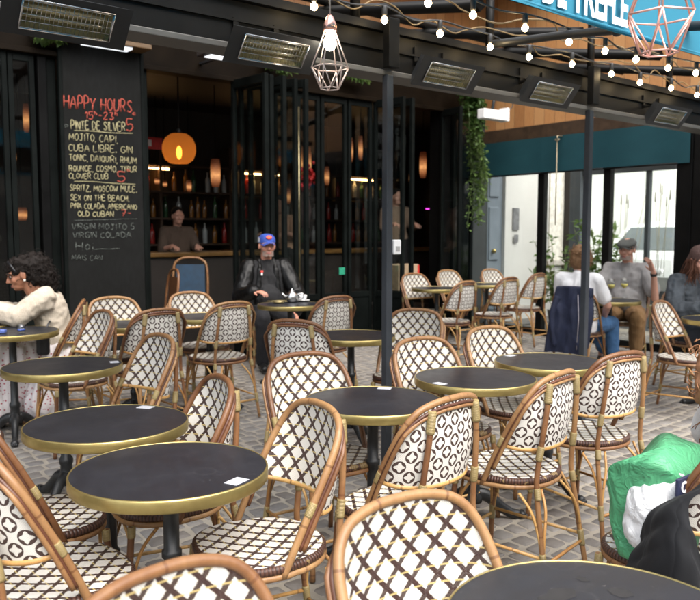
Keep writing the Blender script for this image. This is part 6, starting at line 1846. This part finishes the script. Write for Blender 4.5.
def bagring(z, k):
    w, d = .122 + .04 * z / .3, .08 + .025 * z / .3; out = []
    for i in range(96):
        a = 2 * PI * i / 96; c, s = math.cos(a), math.sin(a); e_ = 4.0
        p = V3((math.copysign(abs(c) ** (2 / e_), c) * w, math.copysign(abs(s) ** (2 / e_), s) * d, z))
        q = V3((p.x * 8, p.y * 8, z * 5 + k))
        f = (1 - 2 * abs(noise.noise(q))) * .020 + (1 - 2 * abs(noise.noise(q * 2.1 + V3((3, 1, 2))))) * .009
        rim = max(0, (z - .22) / .08)
        p = p * 1.0 + V3((c, s, 0)) * f + V3((0, 0, rim * (.045 * math.sin(a * 2 + .8) - .01)))
        out.append(p + V3((-.09, .0, 0)))
    return out
mb = MB(); zs = [.001] + [.0125 * k for k in range(1, 25)]; b0 = []
for z in zs: b0.append(len(mb.v)); mb.v += bagring(z, 2.0)
for j in range(len(zs) - 1):
    for i in range(96):
        l = (i + 1) % 96; mb.face((b0[j] + i, b0[j] + l, b0[j + 1] + l, b0[j + 1] + i), ((0, 0),) * 4)
mb.face(tuple(b0[0] + i for i in reversed(range(96))), ((0, 0),) * 96)
# folded top closing over the contents
top = len(mb.v); mb.v.append(V3((-.06, -.0, .335)))
for i in range(96): mb.face((b0[-1] + i, b0[-1] + (i + 1) % 96, top), ((0, 0),) * 3)
mb.build('fabric', GREEN, bg)
mb = MB(); mb.ball((-.215, -.05, .185), (.075, .085, .09), 18, 14); mb.ball((-.19, -.085, .235), (.07, .05, .06), 18, 14); mb.ball((-.235, -.03, .12), (.05, .06, .07), 18, 14)
def m_plastic():
    t = NT('white_plastic_film'); o = t.obj(); n1 = t.noise(16, 4, .65, o, dist=1.2)
    t.set(t.mix(n1, (.50, .51, .52), (.82, .82, .82)), .3, 0, .5); t.bump(n1, .8, .012); return t.m
link_mesh('plastic', fuse(mb, .005, 14, (.006, 26, (1.2, 1.2, .7))), m_plastic(), bg)
mb = MB(); mb.bbox((-.20, -.142, .275), (.12, .012, .052), .003); lb = mb.build('label_patch', plain('label_navy', (.02, .025, .06), .5), bg)
cu = None
tt = text_obj('OV', .046, WHITE_PAINT, None, Matrix.Translation((-.247, -.1492, .258)) @ Matrix.Rotation(PI / 2, 4, 'X'), 'lettering', .001); tt.parent = lb

# ---------------------------------------------------------------- sky, sun, camera
w = bpy.data.worlds.new('World'); sc.world = w; w.use_nodes = True
nt = w.node_tree; bgn = nt.nodes['Background']
sky = nt.nodes.new('ShaderNodeTexSky'); sky.sky_type = 'NISHITA'; sky.sun_disc = False
EL, AZ = math.radians(52), math.radians(150)
sky.sun_elevation = EL; sky.sun_rotation = AZ; sky.air_density = 1.0; sky.dust_density = 4.0; sky.ozone_density = 1.0
hs = nt.nodes.new('ShaderNodeHueSaturation'); hs.inputs['Saturation'].default_value = .45
nt.links.new(sky.outputs[0], hs.inputs['Color']); nt.links.new(hs.outputs[0], bgn.inputs[0]); bgn.inputs[1].default_value = .15
sun = bpy.data.lights.new('sun', 'SUN'); sun.energy = 1.5; sun.angle = math.radians(75); sun.color = (1, .96, .90)
so = bpy.data.objects.new('sun', sun); col.objects.link(so)
sd = V3((math.sin(AZ) * math.cos(EL), math.cos(AZ) * math.cos(EL), math.sin(EL)))
so.rotation_euler = (-sd).to_track_quat('-Z', 'Y').to_euler(); so.location = (0, -5, 8)
cam = bpy.data.cameras.new('camera'); co = bpy.data.objects.new('camera', cam); col.objects.link(co); sc.camera = co
co.location = (0, 0, CAM_H); co.rotation_euler = (PI / 2 - PITCH, 0, 0)
cam.sensor_width = 36; cam.lens = 36 * F_PX / 700; cam.clip_end = 400; cam.clip_start = .05
cam.dof.use_dof = True; cam.dof.focus_distance = 2.8; cam.dof.aperture_fstop = 5.0
sc.view_settings.view_transform = 'Standard'; sc.view_settings.look = 'None'; sc.view_settings.gamma = 1; sc.view_settings.exposure = 1.7
sc.view_settings.use_curve_mapping = False
sc.render.engine = 'CYCLES'
sc.cycles.use_denoising = True
sc.cycles.max_bounces = 8; sc.cycles.diffuse_bounces = 4; sc.cycles.glossy_bounces = 3; sc.cycles.transparent_max_bounces = 12
sc.cycles.sample_clamp_indirect = 6
